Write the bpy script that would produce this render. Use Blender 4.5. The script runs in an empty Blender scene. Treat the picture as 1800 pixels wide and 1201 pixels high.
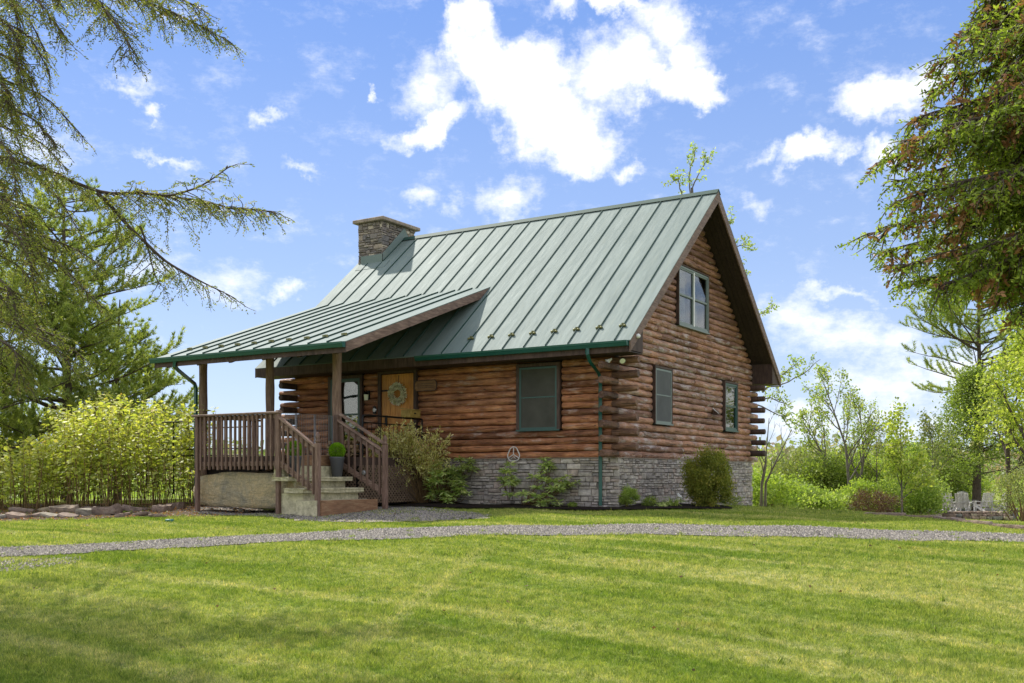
import bpy, math, random
import numpy as np
from mathutils import Vector, Matrix, noise as mnoise

R = math.radians
rng = np.random.default_rng(7)
random.seed(7)
scene = bpy.context.scene
COL = scene.collection

# ------------------------------------------------------------------ camera
YAW = R(32.014)
CAM = np.array([9.66, -19.656, 0.658])
FWD = np.array([-math.sin(YAW), math.cos(YAW), 0.0])
RGT = np.array([math.cos(YAW), math.sin(YAW), 0.0])
cam_d = bpy.data.cameras.new('camera')
cam = bpy.data.objects.new('camera', cam_d)
COL.objects.link(cam)
cam.location = CAM
cam.rotation_euler = (R(90), 0, YAW)
cam_d.sensor_width = 36
cam_d.lens = 36 * 1811.9 / 1800
cam_d.shift_y = 235.7 / 1800
cam_d.clip_start = 0.1
cam_d.clip_end = 6000
scene.camera = cam

# ------------------------------------------------------------------ light
SUN = Vector((-0.60, 0.23, 0.76)).normalized()     # direction towards the sun
sun_el = math.asin(SUN.z)
sun_az = math.atan2(SUN.x, SUN.y)
sd = bpy.data.lights.new('sun', 'SUN')
sd.energy = 2.9
sd.angle = R(1.2)
sd.color = (1.0, 0.95, 0.86)
so = bpy.data.objects.new('sun', sd)
so.rotation_euler = SUN.to_track_quat('Z', 'Y').to_euler()
so.location = (-20, 10, 30)
COL.objects.link(so)
scene.view_settings.view_transform = 'Standard'
scene.view_settings.look = 'None'
scene.view_settings.exposure = 0.98
scene.view_settings.gamma = 1.0
scene.view_settings.use_curve_mapping = False
SKY_STRENGTH = 0.15

world = bpy.data.worlds.new('World')
scene.world = world
world.use_nodes = True
wt = world.node_tree
for n in list(wt.nodes): wt.nodes.remove(n)


class NT:
    """tiny helper for building node trees"""
    def __init__(s, tree): s.t = tree
    def n(s, typ, **kw):
        nd = s.t.nodes.new(typ)
        for k, v in kw.items(): setattr(nd, k, v)
        return nd
    def put(s, sock, v):
        if isinstance(v, bpy.types.NodeSocket): s.t.links.new(v, sock)
        elif v is not None:
            if hasattr(sock, 'default_value'):
                try: sock.default_value = v
                except Exception:
                    sock.default_value = (*v, 1.0) if len(v) == 3 else v[:3]
    def math(s, op, a, b=None, c=None, clamp=False):
        nd = s.n('ShaderNodeMath', operation=op, use_clamp=clamp)
        s.put(nd.inputs[0], a)
        if b is not None: s.put(nd.inputs[1], b)
        if c is not None: s.put(nd.inputs[2], c)
        return nd.outputs[0]
    def vmath(s, op, a, b=None):
        nd = s.n('ShaderNodeVectorMath', operation=op)
        s.put(nd.inputs[0], a)
        if b is not None: s.put(nd.inputs[1], b)
        return nd.outputs['Value'] if op in ('LENGTH', 'DOT_PRODUCT') else nd.outputs[0]
    def mix(s, f, a, b, blend='MIX'):
        nd = s.n('ShaderNodeMix', data_type='RGBA', blend_type=blend)
        s.put(nd.inputs[0], f); s.put(nd.inputs[6], a); s.put(nd.inputs[7], b)
        return nd.outputs[2]
    def ramp(s, f, stops, interp='LINEAR'):
        nd = s.n('ShaderNodeValToRGB')
        nd.color_ramp.interpolation = interp
        el = nd.color_ramp.elements
        while len(el) > 1: el.remove(el[-1])
        for i, (p, c) in enumerate(stops):
            e = el[0] if i == 0 else el.new(p)
            e.position = p
            e.color = (c, c, c, 1) if not hasattr(c, '__len__') else (*c, 1)
        s.put(nd.inputs[0], f)
        return nd.outputs[0]
    def noise(s, vec, scale=5, detail=2, rough=.5, dist=0, out='Fac'):
        nd = s.n('ShaderNodeTexNoise')
        if vec is not None: s.put(nd.inputs['Vector'], vec)
        nd.inputs['Scale'].default_value = scale
        nd.inputs['Detail'].default_value = detail
        nd.inputs['Roughness'].default_value = rough
        nd.inputs['Distortion'].default_value = dist
        return nd.outputs[out]
    def mapping(s, vec, loc=(0, 0, 0), rot=(0, 0, 0), scale=(1, 1, 1), typ='POINT'):
        nd = s.n('ShaderNodeMapping', vector_type=typ)
        s.put(nd.inputs[0], vec)
        nd.inputs[1].default_value = loc
        nd.inputs[2].default_value = rot
        nd.inputs[3].default_value = scale
        return nd.outputs[0]


w = NT(wt)
sky = w.n('ShaderNodeTexSky', sky_type='NISHITA')
sky.sun_disc = False
sky.sun_elevation = sun_el
sky.sun_rotation = sun_az
sky.altitude = 300
sky.air_density = 1.0
sky.dust_density = 0.3
sky.ozone_density = 2.5
tc = w.n('ShaderNodeTexCoord')
sep = w.n('ShaderNodeSeparateXYZ')
wt.links.new(tc.outputs['Generated'], sep.inputs[0])
# azimuth measured from the view direction, positive to the east; elevation, both in degrees
az0 = w.math('ARCTAN2', sep.outputs[0], sep.outputs[1])
az = w.math('MULTIPLY', w.math('WRAP', w.math('ADD', az0, YAW), math.pi, -math.pi), 180 / math.pi)
elv = w.math('MULTIPLY', w.math('ARCSINE', sep.outputs[2]), 180 / math.pi)
cmb = w.n('ShaderNodeCombineXYZ')
wt.links.new(az, cmb.inputs[0]); wt.links.new(elv, cmb.inputs[1])
P2 = cmb.outputs[0]
nz = w.noise(P2, .22, 6, .62, out='Color')
nz2 = w.noise(P2, .9, 5, .6, out='Color')
off = w.vmath('MULTIPLY', w.vmath('SUBTRACT', nz, (.5, .5, .5)), (5.5, 4.5, 0))
off2 = w.vmath('MULTIPLY', w.vmath('SUBTRACT', nz2, (.5, .5, .5)), (1.9, 1.5, 0))
PW = w.vmath('ADD', w.vmath('ADD', P2, off), off2)


def dirdeg(u, v):
    a = math.degrees(math.atan2(u - 900, 1811.9))
    e = math.degrees(math.atan2(836.2 - v, math.hypot(1811.9, u - 900)))
    return a, e


clouds = [  # u, v, semi-axis u, semi-axis v, tilt, strength
    (822, 35, 42, 48, 0, 1), (838, 95, 62, 62, 0, 1), (905, 150, 105, 75, 20, 1.3), (965, 205, 120, 95, 20, 1.45),
    (1005, 262, 100, 58, 0, 1.2), (945, 115, 80, 60, 0, 1), (1080, 120, 120, 62, 0, .95), (1165, 140, 80, 42, 0, .95),
    (1205, 100, 62, 70, 0, .8), (1180, 35, 80, 52, 0, .8), (1060, 14, 120, 26, 0, .9), (1235, 148, 55, 24, 0, .8),
    (758, 217, 72, 34, -20, 1.0), (738, 150, 66, 58, 0, .55), (892, 352, 66, 38, 0, .52), (750, 345, 58, 20, 0, .42),
    (1112, 290, 34, 24, 0, .55), (650, 157, 26, 10, 20, .55), (225, 145, 44, 18, 10, .42), (270, 188, 26, 13, 0, .45),
    (312, 265, 58, 15, 20, .5), (466, 188, 34, 15, 0, .42), (520, 297, 40, 12, 10, .42), (1565, 165, 110, 46, 0, 1.05),
    (1430, 275, 80, 30, -15, .95), (1540, 265, 58, 28, 0, .8), (1350, 265, 50, 18, 0, .42), (1330, 350, 36, 22, 0, .36),
    (1500, 590, 190, 62, 0, .85), (1600, 670, 260, 80, 0, .85), (1480, 512, 110, 17, -5, .75), (400, 490, 120, 50, 0, .5),
    (505, 500, 40, 26, 0, .8), (1600, 755, 220, 34, 0, .8), (1420, 740, 160, 40, 0, .7), (1400, 570, 90, 50, 0, .7),
    (240, 480, 110, 50, 0, .45), (60, 250, 110, 45, 0, .35), (-180, 200, 160, 70, 0, .9), (2050, 300, 180, 80, 0, .9),
    (2000, 640, 260, 80, 0, .9), (-250, 620, 300, 70, 0, .8), (420, -160, 160, 60, 10, .9), (1500, -200, 240, 80, -10, .9),
]
acc = None
for (u, v, a, b, rot, st) in clouds:
    if v > 440 and 0 < u < 1800: st *= .60
    A, Ee = dirdeg(u, v)
    sx, sy = a / 1811.9 * 57.3 * math.cos(R(A)) ** 2, b / 1811.9 * 57.3
    mp = w.mapping(PW, (A, Ee, 0), (0, 0, -R(rot)), (sx * 1.08, sy * 1.08, 1), 'TEXTURE')
    ln = w.vmath('LENGTH', mp)
    val = w.math('MULTIPLY', w.math('SUBTRACT', 1.0, ln), st)
    acc = val if acc is None else w.math('MAXIMUM', acc, val)
# generic broken cloud out of view all round, cover thickened to brighten the shade
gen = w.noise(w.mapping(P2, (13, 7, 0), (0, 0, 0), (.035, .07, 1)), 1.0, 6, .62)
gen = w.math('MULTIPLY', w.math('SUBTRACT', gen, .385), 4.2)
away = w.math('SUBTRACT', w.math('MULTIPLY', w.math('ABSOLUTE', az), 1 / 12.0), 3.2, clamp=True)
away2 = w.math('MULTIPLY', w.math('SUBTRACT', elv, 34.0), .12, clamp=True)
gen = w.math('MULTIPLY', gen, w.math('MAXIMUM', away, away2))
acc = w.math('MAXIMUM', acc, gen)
wisp = w.math('MULTIPLY', w.math('SUBTRACT', w.noise(w.mapping(P2, scale=(.7, 1.25, 1)), .5, 9, .68), .50), 1.15)
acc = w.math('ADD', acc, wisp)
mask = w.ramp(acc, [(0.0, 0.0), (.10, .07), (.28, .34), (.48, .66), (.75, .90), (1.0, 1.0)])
# thin veil towards the horizon
veil = w.ramp(w.math('DIVIDE', elv, 90.0), [(0.0, .14), (.05, .08), (.13, .02), (.24, 0.0)])
mask = w.math('MAXIMUM', mask, veil)
# the bulk of the cloud is a little greyer where it is thickest
thick = w.ramp(w.noise(PW, .35, 4, .55), [(.3, .86), (.62, 1.0)])
ccol = w.mix(thick, (3.3, 3.38, 3.55, 1), (4.9, 4.82, 4.7, 1))
nish = w.mix(1.0, sky.outputs[0], (.33, .39, .55, 1), 'MULTIPLY')
grad = w.ramp(w.math('DIVIDE', elv, 90.0), [(0.0, (2.3, 2.7, 3.25)), (.12, (1.55, 2.1, 3.1)), (.28, (.82, 1.45, 3.05)), (.6, (.55, 1.13, 2.8)), (1.0, (.48, 1.0, 2.6))])
skyc = w.mix(.68, nish, grad)
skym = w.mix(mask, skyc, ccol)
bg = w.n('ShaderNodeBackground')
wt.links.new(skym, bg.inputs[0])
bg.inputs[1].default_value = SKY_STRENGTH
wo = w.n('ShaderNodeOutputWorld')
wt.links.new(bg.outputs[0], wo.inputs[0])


# ------------------------------------------------------------------ helpers
def at(u, v, D):
    """point seen at photo pixel (u, v) at D metres along the view axis"""
    return CAM + (FWD + RGT * (u - 900) / 1811.9 + np.array([0, 0, 1.0]) * (836.2 - v) / 1811.9) * D


def tD(x, y):
    dx, dy = x - CAM[0], y - CAM[1]
    return dx * RGT[0] + dy * RGT[1], dx * FWD[0] + dy * FWD[1]


def xy(t, D):
    return CAM[0] + RGT[0] * t + FWD[0] * D, CAM[1] + RGT[1] * t + FWD[1] * D


GT = np.array([-400, -60, -14, -7, 0, 3.5, 7, 14, 25, 60, 400.])
GD = np.array([-200, 0, 8, 11, 14.5, 17.5, 20, 23, 27, 32, 40, 50, 80, 160, 300, 500, 900, 2500.])
GZ = np.array([
    [-2] * 11,
    [-1.5, -1.4, -1.3, -1.3, -1.3, -1.3, -1.3, -1.3, -1.3, -1.4, -1.5],
    [-1.2, -1.1, -.98, -.95, -.95, -.95, -.95, -.95, -.95, -1.1, -1.2],
    [-1.1, -.9, -.77, -.70, -.62, -.62, -.65, -.72, -.8, -1, -1.2],
    [-1, -.8, -.58, -.46, -.25, -.25, -.31, -.44, -.6, -1, -1.3],
    [-1, -.7, -.45, -.33, -.20, -.20, -.27, -.40, -.7, -1.1, -1.5],
    [-1, -.6, -.34, -.20, -.10, -.10, -.17, -.45, -.9, -1.2, -1.6],
    [-1, -.5, -.24, -.10, 0., -.02, -.12, -.62, -1.1, -1.4, -1.8],
    [-1, -.5, -.20, -.04, .05, 0., -.22, -.80, -1.2, -1.5, -2],
    [-1, -.5, -.20, 0, .05, 0., -.38, -.98, -1.3, -1.6, -2],
    [-1, -.6, -.25, -.1, 0., -.2, -.7, -1.20, -1.32, -1.6, -2],
    [-1.5, -1, -.6, -.4, -.4, -.6, -1.1, -1.30, -1.4, -1.8, -2.5],
    [-4, -3.5, -3, -3, -3, -3, -3, -3, -3, -4, -5],
    [-6] * 11, [-3] * 11, [0] * 11, [8] * 11, [20] * 11], float)


def _bil(t, D):
    i = np.clip(np.searchsorted(GD, D) - 1, 0, len(GD) - 2)
    j = np.clip(np.searchsorted(GT, t) - 1, 0, len(GT) - 2)
    a = np.clip((D - GD[i]) / (GD[i + 1] - GD[i]), 0, 1)
    b = np.clip((t - GT[j]) / (GT[j + 1] - GT[j]), 0, 1)
    return ((GZ[i, j] * (1 - b) + GZ[i, j + 1] * b) * (1 - a) + (GZ[i + 1, j] * (1 - b) + GZ[i + 1, j + 1] * b) * a)


def gz(x, y):
    x = np.asarray(x, float); y = np.asarray(y, float)
    t, D = tD(x, y)
    s = np.zeros(np.broadcast(x, y).shape)
    for dt, dD, wgt in ((0, 0, .28), (1.2, 0, .18), (-1.2, 0, .18), (0, 1.1, .18), (0, -1.1, .18)):
        s = s + wgt * _bil(t + dt, D + dD)
    s = s + .025 * np.sin(x * .9 + 1.3) * np.sin(y * .7 + .4) + .012 * np.sin(x * 2.3 + y * 1.1)
    return s


def on_ground(u, v):
    """the ground point seen at photo pixel (u, v)"""
    r = at(u, v, 1.0) - CAM
    prev = 3.0
    for D in np.arange(3.0, 120, .05):
        p = CAM + r * D
        if p[2] <= gz(p[0], p[1]):
            return p
    return CAM + r * 60


def tag(o, label=None, cat=None, group=None, kind=None):
    if label: o['label'] = label
    if cat: o['category'] = cat
    if group: o['group'] = group
    if kind: o['kind'] = kind
    return o


def empty(name, loc=(0, 0, 0), rz=0, **kw):
    o = bpy.data.objects.new(name, None)
    o.empty_display_size = .2
    o.location = loc
    o.rotation_euler = (0, 0, rz)
    COL.objects.link(o)
    tag(o, **kw)
    return o


def link_mesh(name, me, mat, parent=None, loc=None, rot=None):
    o = bpy.data.objects.new(name, me)
    COL.objects.link(o)
    if mat is not None and len(me.materials) == 0:
        me.materials.append(mat)
    if loc is not None: o.location = loc
    if rot is not None: o.rotation_euler = rot
    if parent is not None:
        o.parent = parent
    return o


class MB:
    def __init__(s): s.v = []; s.f = []; s.smooth = []
    def add(s, vs, fs, smooth=False):
        b = len(s.v)
        s.v.extend([tuple(map(float, p)) for p in vs])
        s.f.extend([tuple(b + i for i in f) for f in fs])
        s.smooth.extend([smooth] * len(fs))
        return s
    def box(s, x0, x1, y0, y1, z0, z1):
        vs = [(x0, y0, z0), (x1, y0, z0), (x1, y1, z0), (x0, y1, z0), (x0, y0, z1), (x1, y0, z1), (x1, y1, z1), (x0, y1, z1)]
        return s.add(vs, [(0, 3, 2, 1), (4, 5, 6, 7), (0, 1, 5, 4), (1, 2, 6, 5), (2, 3, 7, 6), (3, 0, 4, 7)])
    def bbox(s, x0, x1, y0, y1, z0, z1, b=.008):
        """box with chamfered vertical and top edges (beveled)"""
        import bmesh
        bm = bmesh.new()
        bmesh.ops.create_cube(bm, size=1)
        for v in bm.verts:
            v.co = Vector(((x0 + x1) / 2 + v.co.x * (x1 - x0), (y0 + y1) / 2 + v.co.y * (y1 - y0), (z0 + z1) / 2 + v.co.z * (z1 - z0)))
        bmesh.ops.bevel(bm, geom=list(bm.edges), offset=b, segments=1, affect='EDGES')
        bm.verts.index_update()
        s.add([v.co for v in bm.verts], [[v.index for v in f.verts] for f in bm.faces])
        bm.free()
        return s
    def prism(s, pts, vec):
        n = len(pts)
        pts = [np.array(p, float) for p in pts]; vec = np.array(vec, float)
        vs = pts + [p + vec for p in pts]
        fs = [tuple(range(n - 1, -1, -1)), tuple(range(n, 2 * n))]
        for i in range(n):
            j = (i + 1) % n
            fs.append((i, j, n + j, n + i))
        return s.add(vs, fs)
    def beam(s, a, b, wx, wz, up=(0, 0, 1)):
        """rectangular bar from a to b, wx wide and wz high"""
        a = Vector(a); b = Vector(b); d = (b - a).normalized(); up = Vector(up)
        side = d.cross(up)
        if side.length < 1e-4: side = Vector((1, 0, 0))
        side.normalize(); u2 = side.cross(d).normalized()
        q = [side * wx / 2 + u2 * wz / 2, -side * wx / 2 + u2 * wz / 2, -side * wx / 2 - u2 * wz / 2, side * wx / 2 - u2 * wz / 2]
        vs = [a + k for k in q] + [b + k for k in q]
        return s.add(vs, [(0, 1, 2, 3), (7, 6, 5, 4), (0, 4, 5, 1), (1, 5, 6, 2), (2, 6, 7, 3), (3, 7, 4, 0)])
    def tube(s, path, radii, sides=6, cap=True, smooth=True):
        path = [Vector(p) for p in path]
        n = len(path)
        if not hasattr(radii, '__len__'): radii = [radii] * n
        vs = []; prev = None
        for i in range(n):
            d = (path[min(i + 1, n - 1)] - path[max(i - 1, 0)])
            if d.length < 1e-7: d = Vector((0, 0, 1))
            d.normalize()
            if prev is None:
                ref = Vector((0, 0, 1)) if abs(d.z) < .9 else Vector((1, 0, 0))
                sd_ = d.cross(ref).normalized()
            else:
                sd_ = (prev - d * prev.dot(d))
                if sd_.length < 1e-5: sd_ = d.orthogonal()
                sd_.normalize()
            prev = sd_
            up = d.cross(sd_)
            for k in range(sides):
                a = 2 * math.pi * k / sides
                vs.append(path[i] + (sd_ * math.cos(a) + up * math.sin(a)) * radii[i])
        fs = []
        for i in range(n - 1):
            for k in range(sides):
                k2 = (k + 1) % sides
                fs.append((i * sides + k, i * sides + k2, (i + 1) * sides + k2, (i + 1) * sides + k))
        s.add(vs, fs, smooth)
        if cap:
            s.add(vs[:sides], [tuple(range(sides - 1, -1, -1))])
            s.add(vs[-sides:], [tuple(range(sides))])
        return s
    def lathe(s, prof, c=(0, 0, 0), sides=20, smooth=True):
        vs = []
        for r, z in prof:
            for k in range(sides):
                a = 2 * math.pi * k / sides
                vs.append((c[0] + r * math.cos(a), c[1] + r * math.sin(a), c[2] + z))
        fs = []
        for i in range(len(prof) - 1):
            for k in range(sides):
                k2 = (k + 1) % sides
                fs.append((i * sides + k, i * sides + k2, (i + 1) * sides + k2, (i + 1) * sides + k))
        s.add(vs, fs, smooth)
        s.add(vs[:sides], [tuple(range(sides - 1, -1, -1))]); s.add(vs[-sides:], [tuple(range(sides))])
        return s
    def mesh(s, name):
        me = bpy.data.meshes.new(name)
        me.from_pydata(s.v, [], s.f)
        me.polygons.foreach_set('use_smooth', s.smooth)
        me.update()
        return me
    def build(s, name, mat, parent=None, loc=None, rot=None):
        return link_mesh(name, s.mesh(name), mat, parent, loc, rot)


def norm(a):
    return a / np.maximum(np.linalg.norm(a, axis=-1, keepdims=True), 1e-9)


def leaf_mesh(name, P, D, L, W, nrm=None, rnd=None, tri=False, fold=0.0):
    """one object made of N leaves: P centres (leaf base), D axis directions, L lengths, W widths"""
    P = np.asarray(P, float); N = len(P)
    D = norm(np.asarray(D, float))
    L = np.broadcast_to(L, (N,)).reshape(-1, 1); W = np.broadcast_to(W, (N,)).reshape(-1, 1)
    if nrm is None: nrm = norm(rng.normal(size=(N, 3)) + np.array([0, 0, .8]))
    S = norm(np.cross(D, nrm))
    U = norm(np.cross(S, D))
    if tri:
        V = np.stack([P - S * W / 2, P + S * W / 2, P + D * L], 1)
        k = 3
    else:
        V = np.stack([P, P + D * L * .45 + S * W / 2 + U * W * fold, P + D * L, P + D * L * .45 - S * W / 2 + U * W * fold], 1)
        k = 4
    me = bpy.data.meshes.new(name)
    me.vertices.add(N * k)
    me.vertices.foreach_set('co', V.reshape(-1).astype(np.float32))
    me.loops.add(N * k)
    me.loops.foreach_set('vertex_index', np.arange(N * k, dtype=np.int32))
    me.polygons.add(N)
    me.polygons.foreach_set('loop_start', np.arange(0, N * k, k, dtype=np.int32))
    me.polygons.foreach_set('loop_total', np.full(N, k, dtype=np.int32))
    me.update(calc_edges=True)
    if rnd is None: rnd = rng.random(N)
    at_ = me.attributes.new('rnd', 'FLOAT', 'POINT')
    at_.data.foreach_set('value', np.repeat(rnd, k).astype(np.float32))
    return me


# ------------------------------------------------------------------ materials
MATS = {}


def mat(name, fn, rough=.7, spec=.5, metallic=0):
    m = bpy.data.materials.new(name)
    m.use_nodes = True
    t = m.node_tree
    b = t.nodes['Principled BSDF']
    b.inputs['Roughness'].default_value = rough
    b.inputs['Specular IOR Level'].default_value = spec
    b.inputs['Metallic'].default_value = metallic
    nt = NT(t)
    nt.b = b
    nt.obj = nt.n('ShaderNodeTexCoord').outputs['Object']
    nt.pos = nt.n('ShaderNodeNewGeometry').outputs['Position']
    nt.info = nt.n('ShaderNodeObjectInfo')
    fn(nt)
    MATS[name] = m
    return m


def bump(nt, h, dist=.01, strength=.5):
    bp = nt.n('ShaderNodeBump')
    bp.inputs['Strength'].default_value = strength
    bp.inputs['Distance'].default_value = dist
    nt.put(bp.inputs['Height'], h)
    nt.t.links.new(bp.outputs[0], nt.b.inputs['Normal'])


def col(nt, c):
    nt.put(nt.b.inputs['Base Color'], c)


def log_mat(name, dark, mid, light, patch=0.0, patchc=(.42, .38, .37)):
    def f(nt):
        v = nt.mapping(nt.obj, scale=(1.1, 9, 9))
        offv = nt.vmath('ADD', v, nt.vmath('MULTIPLY', nt.n('ShaderNodeCombineXYZ').outputs[0], (0, 0, 0)))
        comb = nt.n('ShaderNodeCombineXYZ')
        nt.put(comb.inputs[0], nt.math('MULTIPLY', nt.info.outputs['Random'], 57.0))
        v = nt.vmath('ADD', v, comb.outputs[0])
        g = nt.noise(v, 2.2, 7, .65, .6)
        c = nt.ramp(g, [(.25, dark), (.5, mid), (.75, light)])
        # slower change of stain along each log
        vs = nt.vmath('ADD', nt.mapping(nt.obj, scale=(1.3, 2, 2)), comb.outputs[0])
        s = nt.noise(vs, 1.4, 3, .6)
        c = nt.mix(nt.ramp(s, [(.35, 0.0), (.65, .55)]), c, tuple(x * .45 for x in dark))
        # each log its own tone
        tone = nt.ramp(nt.info.outputs['Random'], [(0, (.62, .58, .58)), (.4, (1.0, .96, .92)), (.75, (1.25, 1.2, 1.1)), (1, (.85, .92, 1.0))])
        c = nt.mix(1.0, c, tone, 'MULTIPLY')
        # dark checks running along the grain
        ck = nt.noise(nt.vmath('ADD', nt.mapping(nt.obj, scale=(.6, 26, 26)), comb.outputs[0]), 2.0, 3, .6)
        ckr = nt.ramp(ck, [(.30, .8), (.36, 0.0)])
        c = nt.mix(ckr, c, (.02, .012, .01))
        # knots
        vo = nt.n('ShaderNodeTexVoronoi')
        nt.put(vo.inputs['Vector'], nt.vmath('ADD', nt.mapping(nt.obj, scale=(1.6, 4.5, 4.5)), comb.outputs[0]))
        vo.inputs['Scale'].default_value = 1.6
        kn = nt.ramp(vo.outputs['Distance'], [(.05, .85), (.12, 0.0)])
        c = nt.mix(kn, c, (.03, .015, .01))
        if patch > 0:
            pn = nt.noise(nt.vmath('ADD', nt.mapping(nt.obj, scale=(1.0, 3.2, 3.2)), comb.outputs[0]), 1.8, 5, .7, .4)
            pm = nt.ramp(pn, [(.60 - patch * .25, 0.0), (.74 - patch * .2, .75)])
            c = nt.mix(pm, c, patchc)
        col(nt, c)
        hh = nt.math('SUBTRACT', nt.math('ADD', nt.noise(v, 3, 6, .6), nt.math('MULTIPLY', nt.noise(vs, 5, 3, .5), 1.4)), nt.math('MULTIPLY', ckr, .8))
        bump(nt, hh, .05, .9)
        nt.put(nt.b.inputs['Roughness'], nt.ramp(g, [(.3, .45), (.7, .62)]))
    return mat(name, f, .5, .4)


M_LOG = log_mat('log stain front', (.16, .060, .030), (.50, .215, .105), (.72, .38, .18), .16, (.58, .46, .40))
M_LOGG = log_mat('log stain weathered', (.20, .088, .054), (.47, .245, .155), (.62, .37, .25), .34, (.60, .54, .51))
M_LOGUP = log_mat('log stain upper', (.16, .075, .050), (.34, .175, .118), (.50, .28, .19), .08, (.5, .44, .4))


M_LOGEND = log_mat('log stain corner ends', (.085, .045, .030), (.22, .12, .075), (.34, .20, .125), .0)


def wood_mat(name, dark, mid, light, scale=(1, 1, 1), rough=.65, bstr=.4):
    def f(nt):
        comb = nt.n('ShaderNodeCombineXYZ')
        nt.put(comb.inputs[1], nt.math('MULTIPLY', nt.info.outputs['Random'], 31.0))
        v = nt.vmath('ADD', nt.mapping(nt.obj, scale=scale), comb.outputs[0])
        g = nt.noise(v, 3.0, 6, .65, .5)
        c = nt.ramp(g, [(.28, dark), (.5, mid), (.74, light)])
        c = nt.mix(1.0, c, nt.ramp(nt.info.outputs['Random'], [(0, .8), (1, 1.2)]), 'MULTIPLY')
        bl = nt.noise(nt.pos, 1.7, 3, .6)
        c = nt.mix(nt.ramp(bl, [(.45, 0.0), (.75, .4)]), c, tuple(x * .5 for x in dark))
        col(nt, c)
        bump(nt, g, .006, bstr)
    return mat(name, f, rough, .35)


M_TRIM = wood_mat('brown stained trim', (.035, .02, .015), (.075, .045, .035), (.13, .085, .065), (6, 6, 1.2))
M_RAILW = wood_mat('railing wood', (.08, .045, .033), (.18, .11, .082), (.31, .21, .165), (14, 14, 1.5))
M_RAILH = wood_mat('railing cap wood', (.10, .06, .045), (.23, .15, .115), (.38, .28, .22), (1.5, 12, 12))
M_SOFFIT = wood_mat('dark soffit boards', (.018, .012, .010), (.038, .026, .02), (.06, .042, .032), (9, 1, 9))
M_POST = wood_mat('post log', (.09, .05, .033), (.22, .14, .10), (.36, .25, .19), (11, 11, 1.0))
M_RAKE = wood_mat('rake board wood', (.09, .055, .04), (.20, .13, .10), (.32, .22, .17), (8, 1.2, 8))
M_DOOR = wood_mat('pine door', (.30, .11, .02), (.58, .25, .05), (.70, .36, .09), (14, 14, 1.2), .45)
M_STEPW = wood_mat('weathered step board', (.16, .09, .05), (.30, .16, .085), (.40, .28, .16), (10, 1.5, 10))
M_GREYW = wood_mat('grey weathered chair wood', (.36, .33, .30), (.60, .57, .53), (.78, .75, .70), (6, 6, 6))
M_BOX = wood_mat('yellow box wood', (.22, .14, .03), (.42, .29, .07), (.55, .42, .14), (5, 5, 5))
M_SIGN = wood_mat('carved sign wood', (.10, .05, .022), (.19, .10, .045), (.27, .16, .075), (1.5, 9, 9))


def f_green(nt):
    comb = nt.n('ShaderNodeCombineXYZ')
    nt.put(comb.inputs[0], nt.math('MULTIPLY', nt.info.outputs['Random'], 9.0))
    v = nt.vmath('ADD', nt.mapping(nt.pos, scale=(1, .45, .45)), comb.outputs[0])
    g = nt.noise(v, 1.3, 4, .6)
    c = nt.ramp(g, [(.3, (.145, .19, .178)), (.7, (.19, .24, .222))])
    dirt = nt.noise(nt.mapping(nt.pos, scale=(9, 1.2, 1.2)), 1.6, 5, .7)
    c = nt.mix(nt.ramp(dirt, [(.48, 0.0), (.72, .45)]), c, (.25, .28, .235))
    col(nt, c)
    bump(nt, nt.math('ADD', g, nt.math('MULTIPLY', nt.noise(nt.mapping(nt.pos, scale=(2.6, .5, .5)), 2.0, 2, .5), .6)), .05, .5)
    nt.put(nt.b.inputs['Roughness'], nt.ramp(dirt, [(.3, .62), (.8, .74)]))


M_ROOF = mat('green roof metal', f_green, .5, .16)
M_ROOF.node_tree.nodes['Principled BSDF'].inputs['Metallic'].default_value = .04


def f_seam(nt):
    col(nt, nt.mix(nt.noise(nt.pos, 4, 3, .6), (.025, .06, .047), (.04, .085, .068)))  # darkened green, putting the shaded side of the ribs into the colour


M_SEAM = mat('shade-darkened seam metal', f_seam, .65, .15)


def f_gut(nt):
    col(nt, nt.mix(nt.noise(nt.pos, 3, 4, .6), (.006, .065, .052), (.016, .11, .09)))


M_GUT = mat('dark green gutter paint', f_gut, .28, .5)


def stone_mat(name, stops, tone=True, b=.02):
    def f(nt):
        r = nt.info.outputs['Random']
        comb = nt.n('ShaderNodeCombineXYZ')
        nt.put(comb.inputs[0], nt.math('MULTIPLY', r, 43.0))
        a = nt.n('ShaderNodeAttribute'); a.attribute_name = 'rnd'
        rr = nt.math('FRACT', nt.math('ADD', nt.math('MULTIPLY', r, 7.31), a.outputs['Fac']))
        c = nt.ramp(rr, stops, 'LINEAR')
        v = nt.vmath('ADD', nt.pos, comb.outputs[0])
        g = nt.noise(v, 9, 7, .7)
        c = nt.mix(1.0, c, nt.ramp(g, [(.28, .42), (.5, 1.0), (.72, 1.45)]), 'MULTIPLY')
        lich = nt.noise(v, 5, 5, .7)
        c = nt.mix(nt.ramp(lich, [(.58, 0.0), (.72, .35)]), c, (.34, .32, .26))
        col(nt, c)
        bump(nt, nt.math('ADD', g, nt.math('MULTIPLY', nt.noise(v, 28, 4, .6), .4)), b, .8)
    return mat(name, f, .85, .25)


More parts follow.
